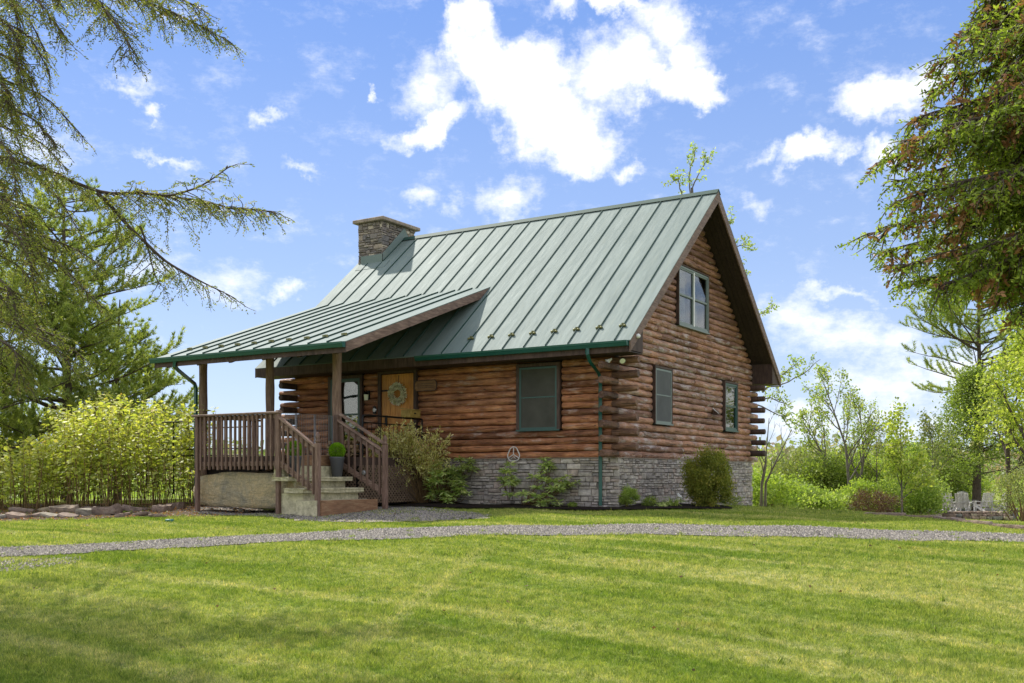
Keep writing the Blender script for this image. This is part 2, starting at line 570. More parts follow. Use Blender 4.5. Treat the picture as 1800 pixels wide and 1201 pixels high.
M_STONE = stone_mat('ledge stone', [(0, (.25, .225, .205)), (.15, (.42, .37, .32)), (.3, (.31, .275, .25)), (.45, (.47, .42, .36)), (.6, (.34, .305, .28)), (.75, (.39, .31, .26)), (.88, (.50, .45, .39)), (1, (.28, .26, .245))])
M_CHIM = stone_mat('chimney stone', [(0, (.15, .125, .11)), (.3, (.24, .20, .175)), (.55, (.18, .165, .155)), (.75, (.32, .26, .21)), (.9, (.52, .45, .35)), (1, (.20, .165, .145))])
M_BOULDER = stone_mat('tan boulder', [(0, (.50, .40, .24)), (1, (.54, .44, .27))], b=.05)
def f_boulder(nt):
    a = nt.noise(nt.pos, 2.2, 5, .65, .6)
    c = nt.ramp(a, [(.3, (.36, .33, .25)), (.5, (.58, .48, .30)), (.7, (.66, .50, .27))])
    st = nt.noise(nt.mapping(nt.pos, scale=(1, 1, 3.5)), 3.2, 6, .72, .8)
    c = nt.mix(nt.ramp(st, [(.52, 0.0), (.68, .7)]), c, (.27, .26, .19))
    f = nt.noise(nt.pos, 26, 6, .7)
    c = nt.mix(1.0, c, nt.ramp(f, [(.3, .65), (.55, 1.0), (.75, 1.2)]), 'MULTIPLY')
    col(nt, c)
    bump(nt, nt.math('ADD', nt.math('MULTIPLY', st, 1.5), f), .06, .9)


M_BOULDER = mat('stained tan boulder', f_boulder, .85, .2)
M_CONC = stone_mat('mossy bluestone tread', [(0, (.42, .38, .24)), (1, (.48, .44, .30))], b=.012)
M_ROCK = stone_mat('flat field stone', [(0, (.17, .12, .09)), (.3, (.27, .20, .155)), (.6, (.20, .15, .12)), (.8, (.36, .29, .19)), (1, (.20, .20, .185))], b=.03)
M_CAP = stone_mat('chimney cap concrete', [(0, (.27, .21, .17)), (1, (.31, .25, .20))], b=.01)


def flat(name, c, rough=.5, spec=.5, metallic=0, var=.15, sc=12):
    def f(nt):
        g = nt.noise(nt.pos, sc, 4, .6)
        col(nt, nt.mix(g, tuple(x * (1 - var) for x in c), tuple(min(1, x * (1 + var)) for x in c)))
    return mat(name, f, rough, spec, metallic)


M_DARK = flat('dark chinking and deck shade', (.010, .006, .005), .9)
M_BLACK = flat('black iron', (.012, .012, .013), .4, .5, .6)
M_GREYMET = flat('grey gate wire', (.30, .30, .30), .4, .5, .6)
M_POT = flat('slate grey pot', (.075, .078, .085), .6)
M_WFRAME = flat('green window frame', (.028, .082, .070), .4)
M_WFRAMEL = flat('grey green window frame', (.16, .20, .185), .45)
M_WHITE = flat('white plastic', (.75, .75, .73), .5)
M_TWIG = flat('white twig ornament', (.62, .60, .56), .8)
M_SCREEN = flat('insect screen', (.10, .105, .105), .8, .3, 0, .35, 2.5)
M_SCREENB = flat('brown insect screen', (.065, .064, .052), .75, .3, 0, .5, 2.2)
M_CURT = flat('white curtain', (.55, .55, .56), .9, .1, 0, .25, 20)
M_INT = flat('dark room', (.02, .02, .02), .9)
M_LAMPG = flat('lamp glass', (.7, .72, .55), .25)
M_REDLEAF = flat('dry leaf red', (.22, .07, .04), .8)


def f_glass(nt):
    t = nt.t
    out = t.nodes['Material Output']
    tr = nt.n('ShaderNodeBsdfTransparent'); tr.inputs[0].default_value = (.75, .78, .76, 1)
    gl = nt.n('ShaderNodeBsdfGlossy'); gl.inputs['Roughness'].default_value = .02
    fr = nt.n('ShaderNodeFresnel'); fr.inputs[0].default_value = 1.6
    bp = nt.n('ShaderNodeBump'); bp.inputs['Strength'].default_value = .08; bp.inputs['Distance'].default_value = .02
    nt.put(bp.inputs['Height'], nt.noise(nt.pos, 1.3, 2, .5))
    t.links.new(bp.outputs[0], gl.inputs['Normal'])
    mx = nt.n('ShaderNodeMixShader')
    t.links.new(nt.math('ADD', nt.math('MULTIPLY', fr.outputs[0], .8), .02), mx.inputs[0])
    t.links.new(tr.outputs[0], mx.inputs[1]); t.links.new(gl.outputs[0], mx.inputs[2])
    t.links.new(mx.outputs[0], out.inputs[0])


M_GLASS = mat('window glass', f_glass)


def leaf_mat(name, stops, trans=.35, rough=.5, spec=.3):
    def f(nt):
        a = nt.n('ShaderNodeAttribute'); a.attribute_name = 'rnd'
        c = nt.ramp(a.outputs['Fac'], stops)
        cl = nt.noise(nt.pos, 1.1, 3, .6)
        c = nt.mix(1.0, c, nt.ramp(cl, [(.3, .78), (.7, 1.22)]), 'MULTIPLY')
        col(nt, c)
        t = nt.t
        tl = nt.n('ShaderNodeBsdfTranslucent')
        nt.put(tl.inputs[0], nt.mix(1.0, c, (1.25, 1.35, .6, 1), 'MULTIPLY'))
        mx = nt.n('ShaderNodeMixShader'); mx.inputs[0].default_value = trans
        t.links.new(nt.b.outputs[0], mx.inputs[1]); t.links.new(tl.outputs[0], mx.inputs[2])
        t.links.new(mx.outputs[0], t.nodes['Material Output'].inputs[0])
    return mat(name, f, rough, spec)


L_HEM = leaf_mat('hemlock needles', [(0, (.09, .11, .035)), (.5, (.20, .225, .06)), (.85, (.34, .32, .09)), (1, (.32, .19, .07))], .45)
L_PINE = leaf_mat('white pine needles', [(0, (.13, .19, .05)), (.5, (.31, .36, .10)), (1, (.50, .51, .17))], .48)
L_CYP = leaf_mat('cedar sprays', [(0, (.09, .13, .03)), (.5, (.22, .29, .05)), (.92, (.40, .46, .09)), (1, (.44, .42, .12))], .5)
L_DEADL = leaf_mat('brown dead sprays', [(0, (.18, .08, .04)), (1, (.40, .21, .12))], .35)
L_KNOT = leaf_mat('shrub leaves yellow green', [(0, (.15, .20, .04)), (.35, (.30, .36, .07)), (.75, (.56, .55, .12)), (.93, (.68, .62, .16)), (1, (.60, .38, .12))], .45)
L_WILL = leaf_mat('variegated leaves', [(0, (.50, .50, .16)), (.5, (.80, .75, .32)), (.9, (.88, .82, .50)), (1, (.80, .50, .28))], .4)
L_RHO = leaf_mat('rhododendron leaves', [(0, (.26, .37, .12)), (.6, (.55, .64, .25)), (1, (.76, .76, .38))], .4)
L_BOX = leaf_mat('boxwood leaves', [(0, (.13, .16, .03)), (.6, (.29, .31, .055)), (1, (.46, .36, .08))], .4)
L_TOPI = leaf_mat('topiary leaves', [(0, (.16, .34, .01)), (1, (.36, .58, .03))], .4)
L_FRESH = leaf_mat('fresh green leaves', [(0, (.16, .25, .05)), (.6, (.34, .43, .10)), (1, (.52, .56, .16))], .45)
L_MAPLE = leaf_mat('maple leaves', [(0, (.20, .27, .04)), (.5, (.40, .46, .09)), (1, (.60, .60, .16))], .5)
L_CEDAR = leaf_mat('dark cedar leaves', [(0, (.09, .13, .03)), (.6, (.23, .30, .06)), (1, (.40, .44, .11))], .45)
L_BIRCH = leaf_mat('birch leaves', [(0, (.22, .31, .07)), (.6, (.40, .48, .12)), (1, (.54, .52, .16))], .5)
L_THICK = leaf_mat('thicket leaves', [(0, (.15, .22, .04)), (.5, (.31, .40, .07)), (1, (.48, .54, .12))], .48)
L_BROWN = leaf_mat('reddish barberry leaves', [(0, (.07, .035, .025)), (.6, (.15, .08, .05)), (1, (.24, .17, .08))], .3)
L_DULL = leaf_mat('olive leaves', [(0, (.13, .17, .06)), (.5, (.26, .30, .10)), (1, (.38, .36, .16))], .4)
L_FAR = leaf_mat('far woodland crowns', [(0, (.16, .21, .09)), (.45, (.26, .31, .14)), (.7, (.36, .29, .21)), (1, (.42, .28, .22))], .3)
L_FARG = leaf_mat('meadow thicket', [(0, (.18, .26, .06)), (.5, (.33, .42, .09)), (1, (.48, .50, .15))], .4)
L_WREATH = leaf_mat('wreath leaves', [(0, (.45, .46, .30)), (.6, (.82, .78, .60)), (1, (.90, .84, .70))], .2)
L_PINK = leaf_mat('pink petals', [(0, (.55, .06, .25)), (1, (.8, .25, .40))], .3)


def f_bark(nt, a=(.05, .035, .025), b=(.14, .11, .085)):
    g = nt.noise(nt.mapping(nt.pos, scale=(5, 5, 1.3)), 3, 6, .7)
    col(nt, nt.ramp(g, [(.3, a), (.7, b)]))
    bump(nt, g, .02, .7)


M_BARK = mat('bark', f_bark, .9, .2)
M_BARKG = mat('grey bark', lambda nt: f_bark(nt, (.10, .085, .07), (.24, .21, .18)), .9, .2)
M_STEM = mat('brown stems', lambda nt: f_bark(nt, (.14, .08, .035), (.28, .19, .09)), .8, .2)

exec_blocks = True


# ---- lawn colour shared by the soil sheet and the blades (real differences of the turf: mowing lines, dry patches)
def lawn_colour(nt):
    rot = nt.mapping(nt.pos, rot=(0, 0, R(-38)), scale=(.42, .08, 0))
    st = nt.noise(nt.mapping(nt.pos, rot=(0, 0, R(-30)), scale=(.16, 1.05, 0)), 1.0, 3, .55, .35)
    c = nt.ramp(st, [(.32, (.185, .265, .036)), (.5, (.285, .345, .070)), (.68, (.40, .43, .14))])
    big = nt.noise(nt.mapping(nt.pos, scale=(1, 1, 0)), .45, 4, .6)
    c = nt.mix(nt.ramp(big, [(.5, 0.0), (.72, .5)]), c, (.42, .43, .14))
    dry = nt.noise(nt.mapping(nt.pos, scale=(1, 1, 0)), .8, 5, .65)
    c = nt.mix(nt.ramp(dry, [(.58, 0.0), (.72, .55)]), c, (.46, .38, .15))
    dk = nt.noise(nt.mapping(nt.pos, scale=(1, 1, 0)), 1.9, 4, .6)
    c = nt.mix(nt.ramp(dk, [(.52, 0.0), (.7, .55)]), c, (.13, .24, .03))
    fl_ = nt.noise(nt.mapping(nt.pos, rot=(0, 0, R(-24)), scale=(.10, 1.9, 0)), 1.0, 2, .5, .2)
    c = nt.mix(nt.ramp(fl_, [(.50, 0.0), (.66, .55)]), c, (.52, .50, .22))
    p1 = on_ground(862, 958); p2 = on_ground(585, 1178)
    dv = (p2 - p1)[:2]; Lt = float(np.hypot(*dv)); dv = dv / Lt
    rel = nt.vmath('SUBTRACT', nt.pos, tuple(p1))
    off_ = nt.math('ADD', nt.vmath('DOT_PRODUCT', rel, (-dv[1], dv[0], 0)), nt.math('MULTIPLY', nt.math('SUBTRACT', nt.noise(nt.pos, .9, 3, .5), .5), .25))
    m1 = nt.ramp(nt.math('ABSOLUTE', off_), [(.03, .8), (.22, 0.0)])
    m2 = nt.ramp(nt.noise(nt.pos, 2.5, 4, .6), [(.35, .25), (.6, .8)])
    al = nt.ramp(nt.math('DIVIDE', nt.vmath('DOT_PRODUCT', rel, (dv[0], dv[1], 0)), Lt), [(0.0, 0.0), (.08, 1.0), (.9, .8), (1.0, 0.0)])
    c = nt.mix(nt.math('MULTIPLY', nt.math('MULTIPLY', m1, m2), al), c, (.50, .48, .22))
    cl = nt.noise(nt.mapping(nt.pos, scale=(1, 1, 0)), 7.0, 4, .65)
    c = nt.mix(1.0, c, nt.ramp(cl, [(.30, (.52, .62, .5)), (.52, (1.0, 1.0, 1.0)), (.72, (1.35, 1.25, 1.35))]), 'MULTIPLY')
    return c


def f_soil(nt):
    c = lawn_colour(nt)
    fine = nt.noise(nt.pos, 30, 5, .7)
    c = nt.mix(1.0, c, nt.ramp(fine, [(.3, .35), (.7, 1.05)]), 'MULTIPLY')
    # far away the meadow
    col(nt, c)
    bump(nt, fine, .03, .8)


M_SOIL = mat('lawn ground', f_soil, .95, .1)


def f_blade(nt):
    a = nt.n('ShaderNodeAttribute'); a.attribute_name = 'rnd'
    c = lawn_colour(nt)
    c = nt.mix(1.0, c, nt.ramp(a.outputs['Fac'], [(0, (.55, .66, .5)), (.5, (1.05, 1.05, 1.0)), (.88, (1.5, 1.35, 1.3)), (1, (2.0, 1.55, 2.0))]), 'MULTIPLY')
    col(nt, c)
    t = nt.t
    tl = nt.n('ShaderNodeBsdfTranslucent')
    nt.put(tl.inputs[0], nt.mix(1.0, c, (1.2, 1.3, .6, 1), 'MULTIPLY'))
    mx = nt.n('ShaderNodeMixShader'); mx.inputs[0].default_value = .35
    t.links.new(nt.b.outputs[0], mx.inputs[1]); t.links.new(tl.outputs[0], mx.inputs[2])
    t.links.new(mx.outputs[0], t.nodes['Material Output'].inputs[0])


M_BLADE = mat('grass blade', f_blade, .6, .25)


def f_gravel(nt):
    vo = nt.n('ShaderNodeTexVoronoi'); nt.put(vo.inputs['Vector'], nt.pos); vo.inputs['Scale'].default_value = 42
    c = nt.ramp(nt.math('FRACT', nt.math('MULTIPLY', vo.outputs['Distance'], 5.0)), [(0, (.09, .085, .085)), (.5, (.18, .172, .165)), (1, (.30, .28, .26))])
    n1 = nt.noise(nt.pos, 2.0, 5, .7)
    c = nt.mix(nt.ramp(n1, [(.45, 0.0), (.75, .5)]), c, (.19, .165, .14))
    col(nt, c)
    bump(nt, nt.math('SUBTRACT', 1.0, vo.outputs['Distance']), .02, 1.0)


M_GRAVEL = mat('gravel', f_gravel, .95, .15)
M_GRAVELW = mat('earthy gravel', lambda nt: (f_gravel(nt), col(nt, nt.ramp(nt.noise(nt.pos, 16, 6, .75), [(.3, (.16, .125, .09)), (.5, (.33, .29, .235)), (.72, (.52, .48, .42))]))), .95, .15)


def f_peb(nt):
    a = nt.n('ShaderNodeAttribute'); a.attribute_name = 'rnd'
    col(nt, nt.ramp(a.outputs['Fac'], [(0, (.08, .075, .07)), (.5, (.19, .175, .155)), (.9, (.32, .295, .26)), (1, (.45, .40, .34))]))


M_PEB = mat('pebble', f_peb, .9, .2)


def f_mulch(nt):
    g = nt.noise(nt.pos, 22, 6, .75)
    col(nt, nt.ramp(g, [(.3, (.012, .009, .007)), (.6, (.035, .026, .02)), (.85, (.075, .055, .04))]))
    bump(nt, g, .05, 1.0)


M_MULCH = mat('dark mulch', f_mulch, .95, .1)

# ------------------------------------------------------------------ terrain
def spaced(a, b, fine0, fine1, step, coarse):
    xs = list(np.arange(fine0, fine1 + 1e-6, step))
    x = fine1; s = step
    while x < b:
        s = min(s * coarse, 120); x += s; xs.append(x)
    x = fine0; s = step
    while x > a:
        s = min(s * coarse, 120); x -= s; xs.insert(0, x)
    return np.array(xs)


ts = spaced(-1800, 1800, -20, 26, .5, 1.25)
ds_ = spaced(-300, 2600, 2, 54, .5, 1.18)
TT, DD = np.meshgrid(ts, ds_)
XX, YY = xy(TT, DD)
ZZ = gz(XX, YY)
n_t, n_d = len(ts), len(ds_)
me = bpy.data.meshes.new('ground')
idx = np.arange(n_t * n_d).reshape(n_d, n_t)
faces = np.stack([idx[:-1, :-1], idx[:-1, 1:], idx[1:, 1:], idx[1:, :-1]], -1).reshape(-1, 4)
me.from_pydata(np.stack([XX, YY, ZZ], -1).reshape(-1, 3).tolist(), [], faces.tolist())
me.polygons.foreach_set('use_smooth', [True] * len(faces))
g_obj = link_mesh('ground', me, M_SOIL)
tag(g_obj, kind='structure')

# driveway edges, found on the ground
drv_far = [(-140, 968), (0, 965), (150, 958), (300, 950), (450, 941.5), (600, 934), (760, 928), (900, 925), (1050, 924), (1200, 923.5), (1350, 926), (1500, 930.5), (1650, 935), (1800, 940), (1950, 946)]
drv_near = [(-140, 986), (0, 981), (150, 973), (300, 965), (450, 955.5), (600, 951), (760, 946), (900, 941), (1050, 941), (1200, 942), (1350, 944.5), (1500, 948), (1650, 951.5), (1800, 955), (1950, 960)]
PF = [on_ground(*p)[:2] for p in drv_far]
PN = [on_ground(*p)[:2] for p in drv_near]


def dense(P, n=140):
    P = np.array(P); s = np.r_[0, np.cumsum(np.linalg.norm(np.diff(P, axis=0), axis=1))]
    q = np.linspace(0, s[-1], n)
    o = np.stack([np.interp(q, s, P[:, k]) for k in (0, 1)], 1)
    for _ in range(3): o[1:-1] = (o[:-2] + 2 * o[1:-1] + o[2:]) / 4
    return o


PFd, PNd = dense(PF), dense(PN)


def strip(name, A, B, mat_, lift, nacross=8, jitter=.06, kind='structure'):
    A = A + rng.normal(size=A.shape) * jitter; B = B + rng.normal(size=B.shape) * jitter
    vs = []; n = len(A)
    for k in range(nacross + 1):
        f = k / nacross
        q = A * (1 - f) + B * f
        z = gz(q[:, 0], q[:, 1]) + lift
        vs.append(np.column_stack([q, z]))
    vs = np.stack(vs, 1).reshape(-1, 3)
    m = nacross + 1
    fs = [(i * m + k, i * m + k + 1, (i + 1) * m + k + 1, (i + 1) * m + k) for i in range(n - 1) for k in range(nacross)]
    o = MB().add(vs, fs, True).build(name, mat_)
    # make normals point up
    me = o.data
    if me.polygons[0].normal.z < 0: me.flip_normals()
    tag(o, kind=kind)
    return o


strip('driveway', PNd, PFd, M_GRAVEL, .014)

# gravel apron in front of the steps
ap_far = [(345, 893), (430, 893), (520, 902), (600, 903), (680, 891), (760, 895), (820, 901), (860, 906)]
ap_near = [(345, 903), (430, 907), (500, 912), (560, 918), (640, 920), (720, 918), (790, 915), (860, 912)]
AF = dense([on_ground(*p)[:2] for p in ap_far], 60); AN = dense([on_ground(*p)[:2] for p in ap_near], 60)
strip('gravel_path', AN, AF, M_GRAVELW, .014, 8, .08)
# bare earth behind the rock border and under the shrub
M_EARTH = mat('leaf litter earth', lambda nt: (col(nt, nt.ramp(nt.noise(nt.pos, 14, 6, .7), [(.3, (.05, .035, .025)), (.6, (.13, .095, .07)), (.85, (.25, .19, .13))])), bump(nt, nt.noise(nt.pos, 25, 5, .7), .03, .8)), .95, .1)
EF = dense([at(u, v, D)[:2] for u, v, D in ((-160, 870, 31), (0, 870, 30), (150, 870, 29), (345, 870, 27.5), (460, 870, 25))], 60)
EN = dense([on_ground(*p)[:2] for p in ((-160, 925), (0, 918), (150, 914), (300, 909), (440, 906))], 60)
strip('bare_earth', EN, EF, M_EARTH, .008, 14, .07)

# mulch bed along the foundation
bedF = dense([on_ground(*p)[:2] for p in ((680, 893), (760, 894), (850, 895.5), (950, 897), (1060, 898.5), (1130, 898), (1200, 896.5), (1290, 896))], 60)
bedB = dense([(-5.0, -.0), (-3.5, .0), (-2, .0), (-.5, .0), (.0, .0), (.0, 1.5), (0, 5.2)], 60)
strip('mulch_bed', bedF, bedB, M_MULCH, .035, 5, .03)


# ------------------------------------------------------------------ the cabin
W, Lh = 8.53, 9.289
OY, OXR, OXL = .654, .628, .715
ZE, ZR, ZS = 3.436, 7.588, 1.035
SL = (ZR - ZE) / (W / 2 + OY)
cabin = empty('log_cabin', (0, 0, 0), label='dark brown log cabin with green metal roof on a stone foundation', cat='cabin')


def roofz(y): return ZE + SL * ((y if y <= W / 2 else W - y) + OY)


# core behind the logs, with the gable shape
core = MB()
in0 = .09
for pts, vec in (([(-Lh + in0, in0, 0.3), (-Lh + in0, W - in0, 0.3), (-Lh + in0, W - in0, roofz(W - in0) - .3), (-Lh + in0, W / 2, ZR - .3), (-Lh + in0, in0, roofz(in0) - .3)], (Lh - 2 * in0, 0, 0)),):
    core.prism(pts, vec)
core.build('wall_core', M_DARK, cabin)


def log_mesh(L, r, seed, flat_end=.0):
    rs = np.random.default_rng(seed)
    n = max(4, int(L / .22)); sides = 12
    xs = np.linspace(-L / 2, L / 2, n)
    rad = np.ones(n)
    ph = rs.random(6) * 6.28
    rad += .035 * np.sin(xs * 2.3 + ph[0]) + .025 * np.sin(xs * 5.1 + ph[1]) + rs.normal(size=n) * .03
    taper = 1 + rs.uniform(-.05, .05) * (xs / max(L, .5))
    rad *= taper
    cy = .006 * np.sin(xs * 1.7 + ph[2]); cz = .006 * np.sin(xs * 2.9 + ph[3]) + rs.normal(size=n) * .003
    ring_x = list(xs); ring_r = list(rad * r); ycs = list(cy); zcs = list(cz)
    # rounded arris at both ends
    ring_x = [xs[0], xs[0] + .012] + list(xs[1:-1]) + [xs[-1] - .012, xs[-1]]
    ring_r = [rad[0] * r * .86, rad[0] * r] + list(rad[1:-1] * r) + [rad[-1] * r, rad[-1] * r * .86]
    ycs = [cy[0], cy[0]] + list(cy[1:-1]) + [cy[-1], cy[-1]]
    zcs = [cz[0], cz[0]] + list(cz[1:-1]) + [cz[-1], cz[-1]]
    facet = 1 + rs.normal(size=sides) * .02
    vs = []
    for x, rr, a, b in zip(ring_x, ring_r, ycs, zcs):
        for k in range(sides):
            t = 2 * math.pi * k / sides
            q = rr * facet[k]
            vs.append((x, a + q * math.cos(t), b + q * math.sin(t)))
    fs = []; m = len(ring_x)
    for i in range(m - 1):
        for k in range(sides):
            k2 = (k + 1) % sides
            fs.append((i * sides + k, (i + 1) * sides + k, (i + 1) * sides + k2, i * sides + k2))
    mb = MB(); mb.add(vs, fs, True)
    mb.add(vs[:sides], [tuple(range(sides))]); mb.add(vs[-sides:], [tuple(range(sides - 1, -1, -1))])
    return mb.mesh('log')


CH = .153
RL = .0785
logseed = [100]


def place_log(a, b, z, axis, fixed, m, r=RL):
    L = b - a
    if L < .06: return
    logseed[0] += 1
    me_ = log_mesh(L, r * random.uniform(.93, 1.06), logseed[0])
    j = random.uniform(-.008, .008)
    if axis == 'x': link_mesh('log', me_, m, cabin, ((a + b) / 2, fixed + j, z), (random.uniform(-.3, .3), 0, 0))
    else: link_mesh('log', me_, m, cabin, (fixed + j, (a + b) / 2, z), (random.uniform(-.3, .3), 0, R(90)))


def cut(a, b, z, openings):
    segs = [(a, b)]
    for (o0, o1, z0, z1) in openings:
        if z0 - .04 < z < z1 + .04:
            ns = []
            for s0, s1 in segs:
                if o1 <= s0 or o0 >= s1: ns.append((s0, s1)); continue
                if s0 < o0: ns.append((s0, o0))
                if s1 > o1: ns.append((o1, s1))
            segs = ns
    return segs


def split(segs, lo=1.5, hi=3.6):
    out = []
    for a, b in segs:
        x = a
        while b - x > hi * 1.15:
            st = random.uniform(lo, hi)
            out.append((x, x + st - .008)); x += st
        out.append((x, b))
    return out


f_open = [(-2.50, -1.35, 1.66, 3.12), (-6.45, -5.27, 1.0, 3.12), (-8.08, -6.95, 1.2, 3.14)]
g_open = [(1.77, 2.81, 1.80, 3.16), (6.22, 7.26, 1.80, 3.16), (3.13, 5.13, 4.22, 5.70)]
k = 0
z = ZS + CH / 2 + .003
zc = []
while z < 3.26:
    passing = (k % 2 == 1)
    xr = .45 + random.uniform(-.03, .02) if passing else -.02
    xl = -Lh - (.50 + random.uniform(-.03, .03)) if not (k % 2 == 0 and False) and passing else -Lh + .02
    for a, b in split(cut(xl, -.14 if passing else xr, z, f_open), 2.0, 4.6):
        place_log(a, b, z, 'x', .06, M_LOG)
    if passing: place_log(-.137, xr, z, 'x', .06, M_LOGEND, .0795)
    zc.append(z)
    z += CH; k += 1
# gable wall (+X): passes on even courses; up to the ridge
k = 0
z = ZS + CH / 2 + .003
while z < ZR - .42:
    under = z + .235
    y_in = max(0.0, (under - ZE) / SL - OY) if under > ZE else 0
    a, b = 0.02, W - .02
    if z < 3.26:
        if k % 2 == 0:
            a = -.64 + random.uniform(-.03, .03); b = W + .50 + random.uniform(-.04, .04)
    else:
        a, b = y_in - .02, W - y_in + .02
    if z < 3.26 or b - a > .2:
        if a < -.1: place_log(a, .06, z, 'y', -.06, M_LOGEND, .0795); a = .063
        for s0, s1 in split(cut(a, b, z, g_open), 1.0, 2.7):
            place_log(s0, s1, z, 'y', -.06, M_LOGG if z < 4.4 else M_LOGUP)
    z += CH; k += 1
# rear wall and left wall log ends
for i, zz in enumerate(zc):
    if i % 2 == 1:
        place_log(-.5, .40 + random.uniform(-.02, .02), zz, 'x', W - .06, M_TRIM, .078)
    else:
        place_log(-.52 + random.uniform(-.03, .03), .5, zz, 'y', -Lh + .06, M_TRIM, .08)
# left wall
lw = MB()
for i, zz in enumerate(zc):
    lw.tube([(-Lh + .06, .5, zz), (-Lh + .06, W, zz)], .08, 8)
lw.build('side_wall_logs', M_LOG, cabin)

# roof
nrm_up = np.array([0, -SL, 1]) / math.hypot(1, SL)
xs_seam = [-9.55 + .545 * i for i in range(19)]
x_edges = [-Lh - OXL] + xs_seam + [OXR]


def slope_prism(x0, x1, y0, z0, y1, z1, th):
    return [(x0, y0, z0), (x0, y1, z1), (x0, y1, z1 - th), (x0, y0, z0 - th)], (x1 - x0, 0, 0)


for i in range(len(x_edges) - 1):
    mb = MB()
    y1c = W / 2
    x0, x1 = x_edges[i] + .001, x_edges[i + 1] - .001
    pts, vec = slope_prism(x0, x1, -OY - .03, ZE - .03 * SL, y1c, ZR, .015)
    mb.prism(pts, vec)
    mb.build('roof_panel', M_ROOF, cabin)
for x in xs_seam:
    mb = MB()
    mb.prism([(x - .009, -OY - .02, ZE - .02 * SL + .034), (x - .009, W / 2 - .06, ZR - .06 * SL + .034), (x - .009, W / 2 - .06, ZR - .06 * SL - .01), (x - .009, -OY - .02, ZE - .02 * SL - .01)], (.018, 0, 0))
    mb.build('standing_seam', M_SEAM, cabin)
mb = MB()
mb.prism([(-Lh - OXL, W / 2 - .14, ZR - .14 * SL + .04), (-Lh - OXL, W / 2, ZR + .045), (-Lh - OXL, W / 2 + .14, ZR - .14 * SL + .04), (-Lh - OXL, W / 2, ZR + .01)], (Lh + OXL + OXR + .01, 0, 0))
mb.build('ridge_cap', M_SEAM, cabin)
# rear slope
mb = MB()
mb.prism([(-Lh - OXL, W / 2, ZR), (-Lh - OXL, W + OY + .03, ZE - .03 * SL), (-Lh - OXL, W + OY + .03, ZE - .03 * SL - .015), (-Lh - OXL, W / 2, ZR - .015)], (Lh + OXL + OXR, 0, 0))
mb.build('rear_roof_sheet', M_ROOF, cabin)
# roof deck with soffit below
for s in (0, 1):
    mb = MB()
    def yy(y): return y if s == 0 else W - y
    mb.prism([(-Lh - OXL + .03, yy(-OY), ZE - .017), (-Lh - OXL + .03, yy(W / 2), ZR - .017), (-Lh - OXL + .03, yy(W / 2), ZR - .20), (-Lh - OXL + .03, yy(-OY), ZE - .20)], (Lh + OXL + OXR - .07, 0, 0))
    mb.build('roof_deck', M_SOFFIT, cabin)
# soffit boards seen under the gable overhang
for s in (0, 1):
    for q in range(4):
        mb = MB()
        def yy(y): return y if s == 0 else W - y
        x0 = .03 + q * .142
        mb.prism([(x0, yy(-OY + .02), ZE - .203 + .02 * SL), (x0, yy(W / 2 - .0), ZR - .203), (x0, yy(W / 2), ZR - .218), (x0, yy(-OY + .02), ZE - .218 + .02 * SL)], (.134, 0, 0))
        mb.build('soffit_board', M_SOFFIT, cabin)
# rake boards
for s in (0, 1):
    for xa in (OXR - .036, -Lh - OXL):
        mb = MB()
        def yy(y): return y if s == 0 else W - y
        mb.prism([(xa, yy(-OY - .02), ZE - .02 * SL - .018), (xa, yy(W / 2), ZR - .018), (xa, yy(W / 2), ZR - .285), (xa, yy(-OY - .02), ZE - .02 * SL - .25)], (.034, 0, 0))
        mb.build('rake_board', M_RAKE, cabin)
    # boxed return at the eave
    mb = MB()
    mb.prism([(-.0, yy(-OY - .0), ZE - .22), (-.0, yy(-.0), ZE - .22), (-.0, yy(.0), roofz(0) - .205), (-.0, yy(-OY), ZE - .205)], (OXR - .04, 0, 0))
    mb.build('eave_return', M_TRIM, cabin)
    mb = MB()
    mb.prism([(OXR - .034, yy(-OY - .0), ZE - .252), (OXR - .034, yy(-.05), ZE - .252), (OXR - .034, yy(-.05), roofz(-.05) - .30), (OXR - .034, yy(-OY), ZE - .30)], (.03, 0, 0))
# fascia along the front eave
MB().box(-Lh - OXL + .01, OXR - .05, -OY - .028, -OY - .002, ZE - .26, ZE - .045).build('fascia_board', M_TRIM, cabin)
MB().box(-Lh - OXL + .03, OXR - .05, -OY, .0, ZE - .255, ZE - .235).build('eave_soffit', M_SOFFIT, cabin)
# ridge beam end under the peak
MB().box(.0, .42, W / 2 - .05, W / 2 + .05, ZR - .62, ZR - .40).build('ridge_beam', M_TRIM, cabin)


def gutter(name, x0, x1, y, zt, parent):
    prof = [(0, 0), (-.105, 0), (-.118, -.012), (-.112, -.03), (-.10, -.045), (-.07, -.095), (0, -.10), (0, -.006), (-.004, -.006), (-.006, -.09), (-.066, -.088), (-.095, -.04), (-.104, -.012), (-.098, -.008), (-.094, -.006)]
    prof = [(0, 0), (0, -.11), (-.075, -.11), (-.10, -.055), (-.11, -.04), (-.115, 0), (-.106, 0), (-.10, -.035), (-.09, -.052), (-.067, -.102), (-.008, -.102), (-.008, 0)]
    mb = MB()
    mb.prism([(x0, y + a, zt + b) for a, b in prof], (x1 - x0, 0, 0))
    mb.prism([(x0 - .002, y, zt), (x0 - .002, y, zt - .11), (x0 - .002, y - .075, zt - .11), (x0 - .002, y - .115, zt)], (.006, 0, 0))
    mb.prism([(x1 - .004, y, zt), (x1 - .004, y, zt - .11), (x1 - .004, y - .075, zt - .11), (x1 - .004, y - .115, zt)], (.006, 0, 0))
    return mb.build(name, M_GUT, parent)


gutter('gutter', -4.78, .585, -OY - .03, ZE - .035, cabin)


def downspout(path, parent, wd=.075):
    mb = MB()
    mb.tube(path, wd * .62, 4, True, False)
    return mb.build('downspout', M_GUT, parent)


